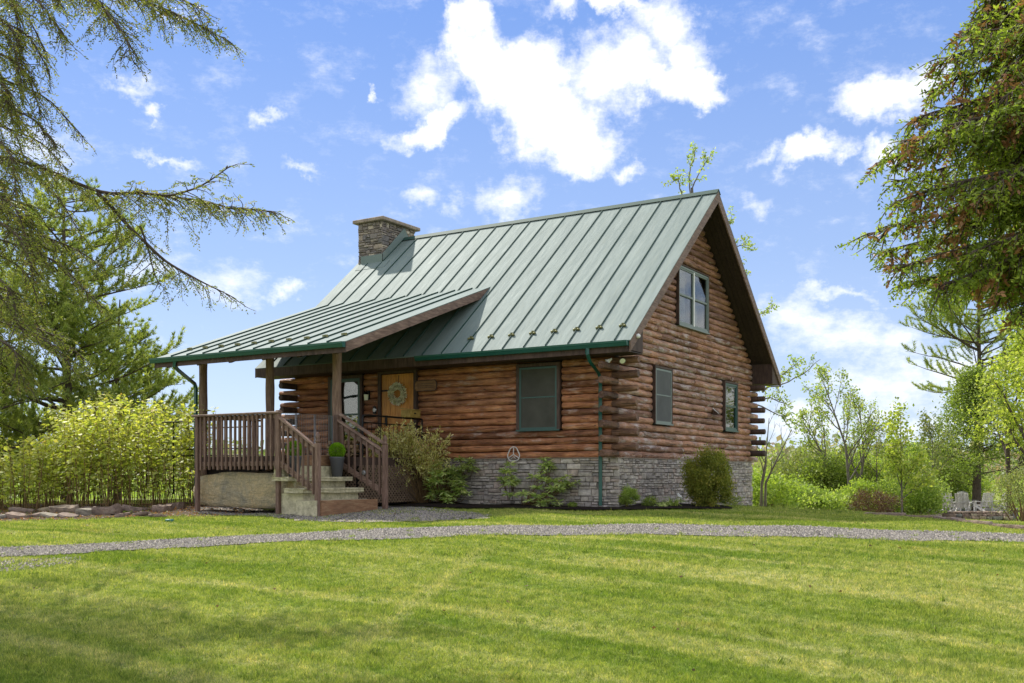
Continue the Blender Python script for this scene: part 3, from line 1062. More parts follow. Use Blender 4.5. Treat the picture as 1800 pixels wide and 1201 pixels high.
downspout([(-.33, -.74, ZE - .14), (-.33, -.74, ZE - .26), (-.345, -.60, ZE - .40), (-.37, -.16, ZE - .60), (-.372, -.07, ZE - .70), (-.372, -.07, 2.4), (-.372, -.07, 1.2), (-.372, -.07, .02)], cabin)

# snow guards on the seams
for x in xs_seam[-8:]:
    mb = MB()
    y0 = -.26; z0 = roofz(y0)
    mb.box(x - .022, x + .022, y0 - .04, y0 + .03, z0 + .0, z0 + .06)
    for dx in (-.05, .05):
        mb.lathe([(.0, 0), (.032, .004), (.036, .03), (.02, .05), (0, .052)], (x + dx, y0 - .03, z0 - .02), 8)
    mb.build('snow_guard', flat_snow if 'flat_snow' in globals() else M_SEAM, cabin)


# stone foundation --------------------------------------------------
def stone_block(mb, u0, u1, z0, z1, place, depth, rs):
    """a split-faced stone; place(u, d, z) maps to the world, d outwards"""
    b = min(.012, (z1 - z0) * .2)
    d = depth
    ju = lambda: rs.uniform(-.004, .004)
    dd = [d + rs.uniform(-.012, .012) for _ in range(4)]
    inner = [(u0 + b + ju(), dd[0], z0 + b + ju()), (u1 - b + ju(), dd[1], z0 + b + ju()), (u1 - b + ju(), dd[2], z1 - b + ju()), (u0 + b + ju(), dd[3], z1 - b + ju())]
    outer = [(u0, d - .022, z0), (u1, d - .022, z0), (u1, d - .022, z1), (u0, d - .022, z1)]
    back = [(u0, -.04, z0), (u1, -.04, z0), (u1, -.04, z1), (u0, -.04, z1)]
    vs = [place(*p) for p in inner + outer + back]
    fs = [(0, 1, 2, 3)]
    for i in range(4):
        j = (i + 1) % 4
        fs.append((4 + i, 4 + j, j, i)); fs.append((8 + i, 8 + j, 4 + j, 4 + i))
    mb.add(vs, fs)


def lay_stones(u0, u1, z0, z1, rs, hmin=.05, hmax=.12, lmin=.10, lmax=.36, gap=.006):
    out = []
    z = z0
    # courses broken by taller stones: fill bands, each band split in one or two rows piecewise
    while z < z1 - .03:
        h = min(rs.uniform(.09, .17), z1 - z)
        if z1 - z - h < .05: h = z1 - z
        u = u0
        while u < u1 - .02:
            L = rs.uniform(lmin, lmax)
            if u1 - u - L < .08: L = u1 - u
            if h > .10 and rs.random() < .72:
                c = h * rs.uniform(.35, .65)
                out.append((u, u + L - gap, z, z + c - gap))
                if L > .24 and rs.random() < .5:
                    k_ = rs.uniform(.35, .65) * L
                    out.append((u, u + k_ - gap, z + c, z + h - gap)); out.append((u + k_, u + L - gap, z + c, z + h - gap))
                else:
                    out.append((u, u + L - gap, z + c, z + h - gap))
            else:
                out.append((u, u + L - gap, z, z + h - gap))
            u += L
        z += h
    return out


rs = np.random.default_rng(11)
fr = [(s, 'f') for s in lay_stones(-5.25, -.0, -.12, ZS, rs)]
ga = [(s, 'g') for s in lay_stones(.0, W, -.45, ZS, rs, lmin=.10, lmax=.30)]
pl_f = lambda u, d, z: (u, -d, z)
pl_g = lambda u, d, z: (d, u, z)
allst = fr + ga


def seen_size(s):
    (a, b, c, d), side = s
    x, y = ((a + b) / 2, 0) if side == 'f' else (0, (a + b) / 2)
    t, D = tD(x, y)
    if d < -.3: return 0
    return (b - a) * (d - c) / D ** 2 * (1 if side == 'f' else .7)


allst.sort(key=seen_size, reverse=True)
rest = MB(); rest_r = []
for i, (s, side) in enumerate(allst):
    a, b, c, d = s
    pl = pl_f if side == 'f' else pl_g
    if side == 'f' and b > -.03: a, b = a, .028
    if i < 298:
        mb = MB(); stone_block(mb, a, b, c, d, pl, rs.uniform(.006, .05), rs)
        mb.build('foundation_stone', M_STONE, cabin)
    else:
        n0 = len(rest.v); stone_block(rest, a, b, c, d, pl, rs.uniform(.012, .04), rs)
        rest_r.append((rs.random(), len(rest.v) - n0))
o = rest.build('foundation_stones', M_STONE, cabin)
atr = o.data.attributes.new('rnd', 'FLOAT', 'POINT')
atr.data.foreach_set('value', np.concatenate([np.full(n, r) for r, n in rest_r]).astype(np.float32))
o['kind'] = 'stuff'
M_MORTAR = flat('dark mortar grey', (.07, .065, .06), .95)  # dark grey mortar behind and between the stones
mb = MB()
mb.box(-Lh + .02, -.02, .02, W - .02, -1.0, ZS - .003)
mb.build('foundation_core', M_MORTAR, cabin)
mb = MB(); mb.box(-5.2, .03, -.045, .03, ZS - .004, ZS + .012); mb.box(-.03, .045, .03, W, ZS - .004, ZS + .012)
mb.build('sill_flashing', flat('tan sill flashing', (.30, .24, .18), .7), cabin)


# windows -----------------------------------------------------------
def window(place, u0, u1, z0, z1, frame_mat, kind, parent, case=.075, split_v=False):
    """place(u, d, z) with d outward from the wall line"""
    def bx(mb, a, b, d0, d1, c, e):
        mb.add([place(a, d0, c), place(b, d0, c), place(b, d1, c), place(a, d1, c), place(a, d0, e), place(b, d0, e), place(b, d1, e), place(a, d1, e)],
               [(0, 1, 2, 3), (7, 6, 5, 4), (4, 5, 1, 0), (5, 6, 2, 1), (6, 7, 3, 2), (7, 4, 0, 3)])
    win = MB()
    # casing
    bx(win, u0 - case, u0, -.05, .035, z0 - .03, z1 + .01)
    bx(win, u1, u1 + case, -.05, .035, z0 - .03, z1 + .01)
    bx(win, u0 - case, u1 + case, -.05, .04, z1 + .01, z1 + .01 + case * .9)
    win_o = win.build('window', M_TRIM, parent)
    fr_ = MB(); t = .045
    bx(fr_, u0, u0 + t, -.04, .028, z0, z1); bx(fr_, u1 - t, u1, -.04, .028, z0, z1)
    bx(fr_, u0 + t, u1 - t, -.04, .026, z1 - t, z1); bx(fr_, u0 + t, u1 - t, -.04, .03, z0, z0 + t)
    fr_.build('frame', frame_mat, win_o)
    sl = MB(); bx(sl, u0 - case, u1 + case, -.04, .055, z0 - .035, z0 - .003); sl.build('sill', frame_mat, win_o)
    halves = [(u0 + t, u1 - t)] if not split_v else [(u0 + t, (u0 + u1) / 2 - .03), ((u0 + u1) / 2 + .03, u1 - t)]
    if split_v:
        mu = MB(); bx(mu, (u0 + u1) / 2 - .03, (u0 + u1) / 2 + .03, -.04, .03, z0 + t, z1 - t); mu.build('mullion', M_WHITE, win_o)
    zm = (z0 + z1) / 2 + .02
    for i, (a, b) in enumerate(halves):
        sa = MB(); s_ = .035
        bx(sa, a, a + s_, -.03, .012, z0 + t, z1 - t); bx(sa, b - s_, b, -.03, .012, z0 + t, z1 - t)
        bx(sa, a + s_, b - s_, -.03, .016, zm - .022, zm + .022); bx(sa, a + s_, b - s_, -.03, .012, z0 + t, z0 + t + s_); bx(sa, a + s_, b - s_, -.03, .012, z1 - t - s_, z1 - t)
        sa.build('sash', frame_mat, win_o)
        gl = MB(); bx(gl, a + s_, b - s_, -.022, -.016, z0 + t + s_, zm - .022); gl.build('pane', M_GLASS, win_o)
        gl = MB(); bx(gl, a + s_, b - s_, -.012, -.006, zm + .022, z1 - t - s_); gl.build('pane', M_GLASS, win_o)
        bk = MB(); bx(bk, a, b, -.080, -.075, z0 + t, z1 - t); bk.build('dark_room', M_INT, win_o)
        if kind in ('screen', 'brown'):
            mr_ = MB(); bx(mr_, a + .004, b - .004, .0215, .027, zm - .014, zm + .014); mr_.build('meeting_rail', frame_mat, win_o)
        if kind == 'screen':
            sc = MB(); bx(sc, a + .004, b - .004, .018, .0205, z0 + t, z1 - t); sc.build('insect_screen', M_SCREEN, win_o)
        if kind == 'brown':
            sc = MB(); bx(sc, a + .004, b - .004, .018, .0205, z0 + t, z1 - t); sc.build('insect_screen', M_SCREENB, win_o)
        if kind == 'curtain':
            cu = MB()
            if i == 0: poly = [(a + .02, z0 + t), (a + (b - a) * .58, z0 + t), (a + (b - a) * .62, z1 - t), (a + .02, z1 - t)]
            else: poly = [(a + .02, z0 + t), (a + (b - a) * .42, z0 + t), (a + (b - a) * .40, zm - .1), (a + (b - a) * .08, z1 - t), (a + .02, z1 - t)]
            cu.prism([place(p[0], -.06, p[1]) for p in poly], np.array(place(0, -.055, 0)) - np.array(place(0, -.06, 0)))
            cu.build('curtain', M_CURT, win_o)
    return win_o


pf = lambda u, d, z: (u, -.03 - d, z)
pg = lambda u, d, z: (.03 + d, u, z)
wo1 = window(pf, -2.404, -1.44, 1.678, 3.06, M_WFRAME, 'brown', cabin)
wo1['label'] = 'green framed sash window with dark screen on the front wall'
wo2 = window(pf, -7.99, -7.03, 1.25, 3.07, M_WFRAME, 'plain', cabin)
wo2['label'] = 'tall window under the porch roof'
wo3 = window(pg, 1.84, 2.74, 1.86, 3.10, M_WFRAMEL, 'screen', cabin, .05)
wo4 = window(pg, 6.29, 7.19, 1.86, 3.10, M_WFRAME, 'plain', cabin, .05)
wo5 = window(pg, 3.186, 5.079, 4.26, 5.67, M_WFRAMEL, 'curtain', cabin, .03, True)
wo5['label'] = 'double window with white curtains high in the gable'

# door --------------------------------------------------------------
dr = MB(); dr.box(-6.45, -6.36, -.07, .03, 1.06, 3.12); dr.box(-5.36, -5.27, -.07, .03, 1.06, 3.12); dr.box(-6.45, -5.27, -.075, .03, 3.12, 3.2)
door = dr.build('door', M_TRIM, cabin)
nb = 7
for i in range(nb):
    a = -6.355 + i * (.99 / nb)
    MB().bbox(a, a + .99 / nb - .003, -.035, .0, 1.07, 3.11, .006).build('door_plank', M_DOOR, door)
for zz in (2.72, 1.35):
    MB().box(-6.35, -6.10, -.044, -.036, zz - .02, zz + .02).build('hinge', M_BLACK, door)
hd = MB(); hd.box(-6.22, -6.17, -.05, -.036, 1.86, 2.12); hd.tube([(-6.195, -.05, 2.10), (-6.195, -.10, 2.07), (-6.195, -.10, 1.93), (-6.195, -.05, 1.90)], .011, 6)
hd.build('door_handle', M_BLACK, door)

# chimney -----------------------------------------------------------
CX0, CX1, CY0, CY1, CZ0, CZ1 = -9.93, -9.05, 3.30, 4.80, 6.2, 7.93
ch = MB(); ch.box(CX0 + .02, CX1 - .02, CY0 + .02, CY1 - .02, 0, CZ1)
chim = ch.build('chimney', M_MORTAR, cabin)
rs2 = np.random.default_rng(5)
for (a, b, c, d) in lay_stones(CX0, CX1, 6.55, CZ1, rs2, lmin=.10, lmax=.3):
    mb = MB(); stone_block(mb, a, b, c, d, lambda u, dd, z: (u, CY0 - dd, z), rs2.uniform(.0, .035), rs2); mb.build('chimney_stone', M_CHIM, chim)
for (a, b, c, d) in lay_stones(CY0, CY1, 6.75, CZ1, rs2, lmin=.10, lmax=.3):
    mb = MB(); stone_block(mb, a, b, c, d, lambda u, dd, z: (CX1 + dd, u, z), rs2.uniform(.0, .035), rs2); mb.build('chimney_stone', M_CHIM, chim)
lf = MB()
for (a, b, c, d) in lay_stones(CY0, CY1, 5.8, CZ1, rs2):
    stone_block(lf, a, b, c, d, lambda u, dd, z: (CX0 - dd, CY1 + CY0 - u, z), rs2.uniform(.0, .035), rs2)
lf.build('chimney_side_stones', M_CHIM, chim)
MB().bbox(CX0 - .13, CX1 + .13, CY0 - .13, CY1 + .13, CZ1, CZ1 + .10, .015).build('chimney_cap', M_CAP, chim)
fl = MB()
fl.prism([(CX0 + .12, CY0 - .05, roofz(CY0) - .05), (CX1 + .045, CY0 - .05, roofz(CY0) - .05), (CX1 + .045, CY0 - .05, roofz(CY0) + .20), (CX0 + .12, CY0 - .05, roofz(CY0) + .20)], (0, .012, 0))
fl.prism([(CX1 + .045, CY0 - .05, roofz(CY0) - .02), (CX1 + .045, CY0 - .05, roofz(CY0) + .20), (CX1 + .045, W / 2, ZR + .32), (CX1 + .045, W / 2 + .25, ZR + .02), (CX1 + .045, W / 2, ZR - .02)], (-.012, 0, 0))
fl.prism([(CX0 + .12, CY0 - .30, roofz(CY0 - .30) + .004), (CX1 + .3, CY0 - .30, roofz(CY0 - .3) + .004), (CX1 + .3, CY0 - .04, roofz(CY0 - .04) + .012), (CX0 + .12, CY0 - .04, roofz(CY0 - .04) + .012)], (0, -.002, .006))
fl.build('chimney_flashing', M_ROOF, chim)

# ------------------------------------------------------------------ the porch
porch = empty('covered_porch', (-7.4, -2.0, 0), label='open porch with log posts under a low green metal roof', cat='porch')


def pbuild(mb, name, m, parent=None):
    """parts are modelled in world coordinates; shift them under the porch empty"""
    o = mb.build(name, m, parent or porch)
    if parent is None: o.location = (7.4, 2.0, 0)
    return o


PX0, PX1, PY0, PZ0, PY1, PZ1 = -10.02, -4.22, -3.75, 3.39, 1.55, 5.30
PS = (PZ1 - PZ0) / (PY1 - PY0)
pz = lambda y: PZ0 + PS * (y - PY0)
nP = 11
pe = np.linspace(PX0, PX1, nP + 1)
for i in range(nP):
    pbuild(MB().prism([(pe[i] + .001, PY0 - .03, pz(PY0 - .03)), (pe[i] + .001, PY1, PZ1), (pe[i] + .001, PY1, PZ1 - .015), (pe[i] + .001, PY0 - .03, pz(PY0 - .03) - .015)], (pe[1] - pe[0] - .002, 0, 0)), 'roof_panel', M_ROOF)
for x in list(pe[1:-1]):
    pbuild(MB().prism([(x - .009, PY0 - .02, pz(PY0 - .02) + .034), (x - .009, PY1 - .02, PZ1 + .03), (x - .009, PY1 - .02, PZ1 - .01), (x - .009, PY0 - .02, pz(PY0) - .012)], (.018, 0, 0)), 'standing_seam', M_SEAM)
M_SNOWG = flat('tarnished snow guard', (.16, .16, .06), .45, .5, .4)
for x in list(pe[1:-1]):
    mb = MB(); y0 = PY0 + .55; z0 = pz(y0)
    mb.box(x - .022, x + .022, y0 - .035, y0 + .03, z0, z0 + .06)
    for dx in (-.05, .05): mb.box(x + dx - .028, x + dx + .028, y0 - .04, y0 - .028, z0, z0 + .055)
    pbuild(mb, 'snow_guard', M_SNOWG)
for o in list(bpy.data.objects):
    if o.name.startswith('snow_guard') and o.parent == cabin:
        o.data.materials.clear(); o.data.materials.append(M_SNOWG)
# deck of the porch roof, trimmed where it meets the main roof
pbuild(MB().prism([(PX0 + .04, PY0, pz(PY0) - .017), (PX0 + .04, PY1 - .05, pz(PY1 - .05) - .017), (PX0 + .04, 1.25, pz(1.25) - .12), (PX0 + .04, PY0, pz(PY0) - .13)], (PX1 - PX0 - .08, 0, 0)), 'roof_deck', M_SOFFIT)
for xa in (PX0, PX1 - .035):
    pbuild(MB().prism([(xa, PY0 - .02, pz(PY0 - .02) - .018), (xa, PY1 - .05, pz(PY1 - .05) - .018), (xa, 1.10, 4.93), (xa, PY0 - .02, pz(PY0) - .23)], (.033, 0, 0)), 'rake_board', M_RAKE)
pbuild(MB().box(PX0 + .0, PX1 - .0, PY0 - .052, PY0 - .024, PZ0 - .24, PZ0 - .03), 'fascia_board', M_TRIM)
g2 = gutter('gutter', PX0 - .06, PX1 + .0, PY0 - .054, PZ0 - .03, porch); g2.location = (7.4, 2.0, 0)
d2 = downspout([(-9.28, -3.84, 3.26), (-9.30, -3.84, 3.16), (-9.42, -3.62, 3.08), (-9.93, -2.70, 2.86), (-9.96, -2.64, 2.76), (-9.96, -2.64, 1.9), (-9.96, -2.64, .0)], porch); d2.location = (7.4, 2.0, 0)
# beam, posts, rafters
YP = -2.5
bw = MB(); pth = [(-10.37 + i * .45, YP + .01 * math.sin(i), 3.535 + .006 * math.sin(i * 2.1)) for i in range(13)]
bw.tube(pth, [.10 + .006 * math.sin(i * 1.7) for i in range(13)], 12)
pbuild(bw, 'beam', M_POST)


def log_post(x, y, z0, z1, r=.1):
    n = 14; mb = MB()
    ph = random.random() * 6
    mb.tube([(x + .008 * math.sin(i * .9 + ph), y + .006 * math.sin(i * 1.3), z0 + (z1 - z0) * i / (n - 1)) for i in range(n)],
            [r * (1 + .05 * math.sin(i * 1.4 + ph) + random.uniform(-.02, .02)) for i in range(n)], 12)
    return mb


for x in (-9.86, -7.63, -5.60):
    pbuild(log_post(x, YP, .0 if x < -9 else .0, 3.46, .102), 'post', M_POST)
for x in np.linspace(-9.7, -4.6, 6):
    mb = MB(); mb.beam((x, PY0 + .05, pz(PY0 + .05) - .20), (x, .35, pz(.35) - .20), .09, .14)
    pbuild(mb, 'rafter', M_TRIM)
# decks
pbuild(MB().box(-9.95, -5.0, -2.55, -.05, .86, 1.06), 'deck', M_TRIM)
pbuild(MB().box(-7.80, -5.42, -4.46, -2.56, .90, 1.06), 'landing_deck', M_TRIM)
pbuild(MB().bbox(-5.42, -5.385, -4.50, -2.62, .87, 1.085, .006), 'deck_edge_board', M_STEPW)
pbuild(MB().box(-9.9, -5.3, -2.4, -.1, .0, .86), 'under_deck_shade', M_DARK)  # near-black box standing in for the shade below the deck
# support piers for landing
for (x, y) in ((-7.8, -2.7), (-5.6, -2.75)):
    pbuild(MB().box(x - .06, x + .06, y - .06, y + .06, -.1, .9), 'pier', M_TRIM)

# front railing of the landing, each baluster its own piece
railing = empty('porch_railing', (-6.6, -4.5, 1.06), label='brown balustrade across the front of the porch landing above the boulder', cat='railing')


def rb(mb, name, m, par, org):
    o = mb.build(name, m, par); o.location = (-org[0], -org[1], -org[2]); return o


RO = (-6.6, -4.5, 1.06)
YR = -4.52
for x in (-7.74, -5.36):
    rb(MB().bbox(x - .045, x + .045, YR - .045, YR + .045, float(gz(x, YR)) - .1, 1.93 if x < -6 else 1.98, .008), 'rail_post', M_RAILW, railing, RO)
rb(MB().bbox(-7.86, -5.30, YR - .07, YR + .06, 1.91, 1.955, .008), 'handrail', M_RAILH, railing, RO)
rb(MB().box(-7.69, -5.41, YR + .012, YR + .045, 1.82, 1.905), 'top_rail', M_RAILH, railing, RO)
rb(MB().box(-7.69, -5.41, YR + .012, YR + .045, .86, .95), 'bottom_rail', M_RAILH, railing, RO)
for i in range(18):
    x = -7.62 + i * (2.2 / 17)
    rb(MB().bbox(x - .021, x + .021, YR - .035, YR + .007, .78 + random.uniform(-.01, .01), 1.905, .004), 'baluster', M_RAILW, railing, RO)
# landing's left return railing
ret = empty('porch_railing', (-7.85, -3.5, 1.06), label='brown balustrade on the far left side of the landing, running back to the log post', cat='railing')
RO2 = (-7.85, -3.5, 1.06)
rb(MB().bbox(-7.93, -7.80, -4.42, -2.6, 1.90, 1.945, .008), 'handrail', M_RAILH, ret, RO2)
rb(MB().box(-7.88, -7.85, -4.42, -2.6, .86, .95), 'bottom_rail', M_RAILH, ret, RO2)
for i in range(12):
    y = -4.35 + i * .15
    rb(MB().bbox(-7.92, -7.882, y - .02, y + .02, .80, 1.90, .004), 'baluster', M_RAILW, ret, RO2)


def stair_rail(y, x0, z0, x1, z1, label, second=False):
    g0 = float(gz(x1, y))
    t = empty('stair_railing', (x1, y, g0), label=label, cat='railing')
    O = (x1, y, g0)
    s = (z1 - z0) / (x1 - x0)
    # newel with a pointed finial
    rb(MB().bbox(x1 - .048, x1 + .048, y - .048, y + .048, g0 - .08, 1.30, .008), 'newel_post', M_RAILW, t, O)
    rb(MB().lathe([(.03, 1.30), (.05, 1.32), (.052, 1.345), (.034, 1.36), (.046, 1.39), (.05, 1.42), (.042, 1.46), (.02, 1.50), (.004, 1.52)], (x1, y, 0), 12), 'finial', M_RAILW, t, O)
    rb(MB().beam((x0, y, z0), (x1 - .04, y, z1 - .04 * s), .085, .042), 'handrail', M_RAILH, t, O)
    rb(MB().beam((x0 - .02, y + .02, z0 - .09), (x1 - .04, y + .02, z1 - .09), .035, .085), 'top_rail', M_RAILH, t, O)
    rb(MB().beam((x0, y + .02, z0 - .92), (x1 - .04, y + .02, z1 - .86), .035, .11), 'bottom_rail', M_RAILH, t, O)
    n = 7
    for i in range(n):
        x = x0 + (x1 - x0) * (i + .8) / (n + .6)
        zt = z0 + s * (x - x0)
        rb(MB().bbox(x - .021, x + .021, y - .03, y + .008, zt - .98, zt - .035, .004), 'baluster', M_RAILW, t, O)
    return t, O


stair_rail(-4.52, -5.33, 1.83, -4.30, 1.20, 'near brown stair railing with pointed newel, left of the steps')
t2, O2 = stair_rail(-2.66, -5.42, 1.86, -4.12, 1.16, 'far brown stair railing with two handrails, right of the steps')
rb(MB().bbox(-5.50, -5.41, -2.71, -2.62, .9, 1.98, .006), 'top_post', M_RAILW, t2, O2)
rb(MB().beam((-5.42, -2.60, 2.0), (-4.12, -2.60, 1.30), .06, .05), 'grab_rail', M_RAILH, t2, O2)
rb(MB().lathe([(.02, 0), (.05, .0), (.05, .02), (.02, .02)], (0, 0, 0), 12), 'bolt_washer', M_GREYMET, t2, O2)
bw_ = [o for o in t2.children if o.name.startswith('bolt_washer')][0]
bw_.location = (-4.68 + .02 - O2[0] + 0, -2.70 - O2[1], .72 - O2[2]); bw_.rotation_euler = (R(90), 0, 0)

# steps
steps = empty('porch_steps', (-4.8, -3.6, 0), label='stone slab steps with a timber front leading up to the porch', cat='steps')
SO = (-4.8, -3.6, 0)


def slab(x0, x1, y0, y1, z0, z1, seed, jit=.012):
    import bmesh
    rs_ = random.Random(seed)
    bm = bmesh.new(); bmesh.ops.create_cube(bm, size=1)
    bmesh.ops.subdivide_edges(bm, edges=list(bm.edges), cuts=3, use_grid_fill=True)
    for v in bm.verts:
        v.co = Vector(((x0 + x1) / 2 + v.co.x * (x1 - x0) + rs_.uniform(-jit, jit), (y0 + y1) / 2 + v.co.y * (y1 - y0) + rs_.uniform(-jit, jit), (z0 + z1) / 2 + v.co.z * (z1 - z0) + rs_.uniform(-jit, jit) * .4))
    mb = MB(); bm.verts.index_update()
    mb.add([v.co for v in bm.verts], [[v.index for v in f.verts] for f in bm.faces])
    bm.free(); return mb


rb(slab(-4.80, -4.27, -4.60, -2.80, -.3, .165, 1), 'tread', M_CONC, steps, SO)
rb(MB().bbox(-4.262, -4.215, -4.50, -2.78, -.2, .17, .006), 'front_board', M_STEPW, steps, SO)
rb(slab(-5.15, -4.60, -4.60, -2.78, .31, .405, 2), 'tread', M_CONC, steps, SO)
rb(slab(-5.30, -4.72, -4.50, -2.82, -.2, .30, 3, .006), 'riser', M_CONC, steps, SO)
rb(slab(-5.40, -4.95, -4.66, -2.74, .55, .63, 4), 'tread', M_CONC, steps, SO)
rb(slab(-5.39, -5.08, -4.35, -2.82, .30, .545, 5, .006), 'riser', M_CONC, steps, SO)
rb(slab(-5.55, -5.31, -4.46, -2.74, .635, .86, 6, .008), 'tread', M_CONC, steps, SO)

# boulder
import bmesh
bm = bmesh.new(); bmesh.ops.create_cube(bm, size=1)
bmesh.ops.subdivide_edges(bm, edges=list(bm.edges), cuts=9, use_grid_fill=True)
x0, x1 = -8.2, -5.0
for v in bm.verts:
    p = v.co.copy()
    q = Vector((p.x * 2, p.y * 2, p.z * 2))
    sx = 1 - .10 * max(0, abs(q.z) - .3); sx *= 1 - .08 * abs(q.y) ** 2
    topd = .10 * max(0, -q.x - .35) if q.z > 0 else 0
    x = (x0 + x1) / 2 + q.x * (x1 - x0) / 2 * sx
    y = -4.05 + q.y * .36 * (1 - .1 * abs(q.z) ** 2) * (1 - .15 * abs(q.x) ** 3)
    z = .36 + q.z * .37 * (1 - .10 * abs(q.x) ** 4) - topd
    nv = mnoise.noise_vector(Vector((x * 1.5, y * 1.5, z * 2.2)))
    nf = mnoise.noise_vector(Vector((x * 6, y * 6, z * 7)))
    v.co = Vector((x, y, z)) + nv * .05 + nf * .014
bm.verts.index_update(); mb = MB(); mb.add([v.co for v in bm.verts], [[v.index for v in f.verts] for f in bm.faces], True); bm.free()
o = mb.build('boulder', M_BOULDER)
tag(o, 'large flat tan boulder lying under the landing balustrade', 'boulder')

# lattice skirt: right side of porch
lat = MB()
def lath(a, b, plane, fixed, off):
    (u0, z0), (u1, z1) = a, b
    if plane == 'x': lat.beam((fixed + off, u0, z0), (fixed + off, u1, z1), .006, .034, (0, 0, 1))
    else: lat.beam((u0, fixed - off, z0), (u1, fixed - off, z1), .006, .034, (0, 0, 1))


def lattice(u0, u1, z0, z1, plane, fixed):
    st = .10
    n = int(((u1 - u0) + (z1 - z0)) / st) + 1
    for i in range(n):
        c = i * st
        # up-right laths
        a = (u0 + max(0, c - (z1 - z0)), z0 + max(0, (z1 - z0) - c)); b = (u0 + min(u1 - u0, c), z1 - max(0, c - (u1 - u0)))
        if a[0] < u1 and b[1] > z0 and b[0] - a[0] > .02:
            lath(a, b, plane, fixed, .0)
            lath((u1 + u0 - a[0], a[1]), (u1 + u0 - b[0], b[1]), plane, fixed, .008)


lattice(-2.52, -.08, .06, .88, 'x', -4.985)
lattice(-5.36, -4.99, .06, .88, 'y', -2.575)
M_LATT = wood_mat('lattice lath', (.10, .065, .04), (.22, .15, .10), (.34, .25, .17), (8, 8, 8))
lo = lat.build('lattice', M_LATT, porch); lo.location = (7.4, 2.0, 0)

# pet gate across the top of the steps
gate = empty('wire_gate', (-5.50, -3.6, 1.07), label='grey wire pet gate across the top of the steps', cat='gate')
GO = (-5.50, -3.6, 1.07)
ys = np.linspace(-4.44, -2.74, 4)
for k_ in range(3):
    a, b = ys[k_] + .01, ys[k_ + 1] - .01
    pn = MB()
    pn.tube([(-5.5, a, 1.08), (-5.5, a, 1.95), (-5.5, b, 1.95), (-5.5, b, 1.08), (-5.5, a, 1.08)], .011, 6)
    pan = rb(pn, 'gate_panel', M_GREYMET, gate, GO)
    wv = MB()
    for y in np.arange(a + .045, b - .01, .052): wv.tube([(-5.5, y, 1.08), (-5.5, y, 1.95)], .0035, 4, False)
    wv.tube([(-5.5, a, 1.22), (-5.5, b, 1.22)], .0035, 4, False)
    wv.build('wire', M_GREYMET, pan)

# metal handrail on the right edge of the porch
mr = empty('metal_railing', (-5.0, -1.3, 1.06), label='black pipe railing on the open right edge of the porch', cat='railing')
MO = (-5.0, -1.3, 1.06)
rb(MB().tube([(-5.04, -2.30, 1.06), (-5.04, -2.30, 1.93), (-5.04, -2.27, 1.975), (-5.04, -2.20, 1.985), (-5.04, -.15, 1.985)], .021, 8), 'top_pipe', M_BLACK, mr, MO)
rb(MB().tube([(-5.04, -2.30, 1.82), (-5.04, -.15, 1.82)], .014, 8), 'lower_pipe', M_BLACK, mr, MO)
rb(MB().tube([(-5.04, -.15, 1.06), (-5.04, -.15, 1.985)], .021, 8), 'upright', M_BLACK, mr, MO)
for k_ in range(1, 14):
    rb(MB().tube([(-5.04, -2.30 + k_ * .154, 1.12), (-5.04, -2.30 + k_ * .154, 1.82)], .007, 5), 'bar', M_BLACK, mr, MO)
# black railing at the porch's far left
bl = empty('metal_railing', (-10.6, -2.5, 1.06), label='black metal railing left of the porch, half hidden by the tall shrubs', cat='railing')
BO = (-10.6, -2.5, 1.06)
for zz in (1.98, 1.80, 1.30, 1.14):
    rb(MB().tube([(-11.9, -2.52, zz), (-7.9, -2.52, zz)], .017, 6), 'rail', M_BLACK, bl, BO)
for x in (-11.9, -10.9, -10.0, -8.9):
    rb(MB().tube([(x, -2.52, .2), (x, -2.52, 1.98)], .02, 6), 'upright', M_BLACK, bl, BO)

# box on the railing
bxm = empty('wooden_box', (-5.0, -.62, 1.99), label='small yellow wooden mailbox with a sloped lid on the black porch railing', cat='box')
XO = (-5.0, -.62, 1.99)
rb(MB().bbox(-5.12, -4.88, -.85, -.42, 2.0, 2.17, .006), 'box_body', M_BOX, bxm, XO)
rb(MB().prism([(-4.86, -.87, 2.17), (-4.86, -.40, 2.17), (-5.14, -.40, 2.20), (-5.14, -.87, 2.20)], (0, 0, .018)), 'lid', M_BOX, bxm, XO)
rb(MB().box(-4.878, -4.87, -.67, -.60, 2.08, 2.11), 'latch', M_BLACK, bxm, XO)

# sign, lantern, bell by the door
sg = empty('wall_sign', (-4.96, -.06, 2.78), label='carved wooden plaque with clipped corners right of the door', cat='sign')
c_ = .05; hw, hh = .32, .125
pts = [(-hw + c_, -hh), (hw - c_, -hh), (hw, -hh + c_), (hw, hh - c_), (hw - c_, hh), (-hw + c_, hh), (-hw, hh - c_), (-hw, -hh + c_)]
MB().prism([(a, -.03, b) for a, b in pts], (0, -.03, 0)).build('board', M_SIGN, sg)
rim = MB()
for i in range(8):
    a, b = pts[i], pts[(i + 1) % 8]
    rim.tube([(a[0], -.062, a[1]), (b[0], -.062, b[1])], .011, 5)
rim.build('rim', M_TRIM, sg)
tx = MB()
for r_, zz in enumerate((.045, .0, -.045)):
    x = -.24
    while x < .22:
        l = random.uniform(.02, .07); tx.box(x, min(x + l, .24), -.064, -.0605, zz - .008, zz + .008); x += l + .014
tx.build('carved_lines', M_TRIM, sg)

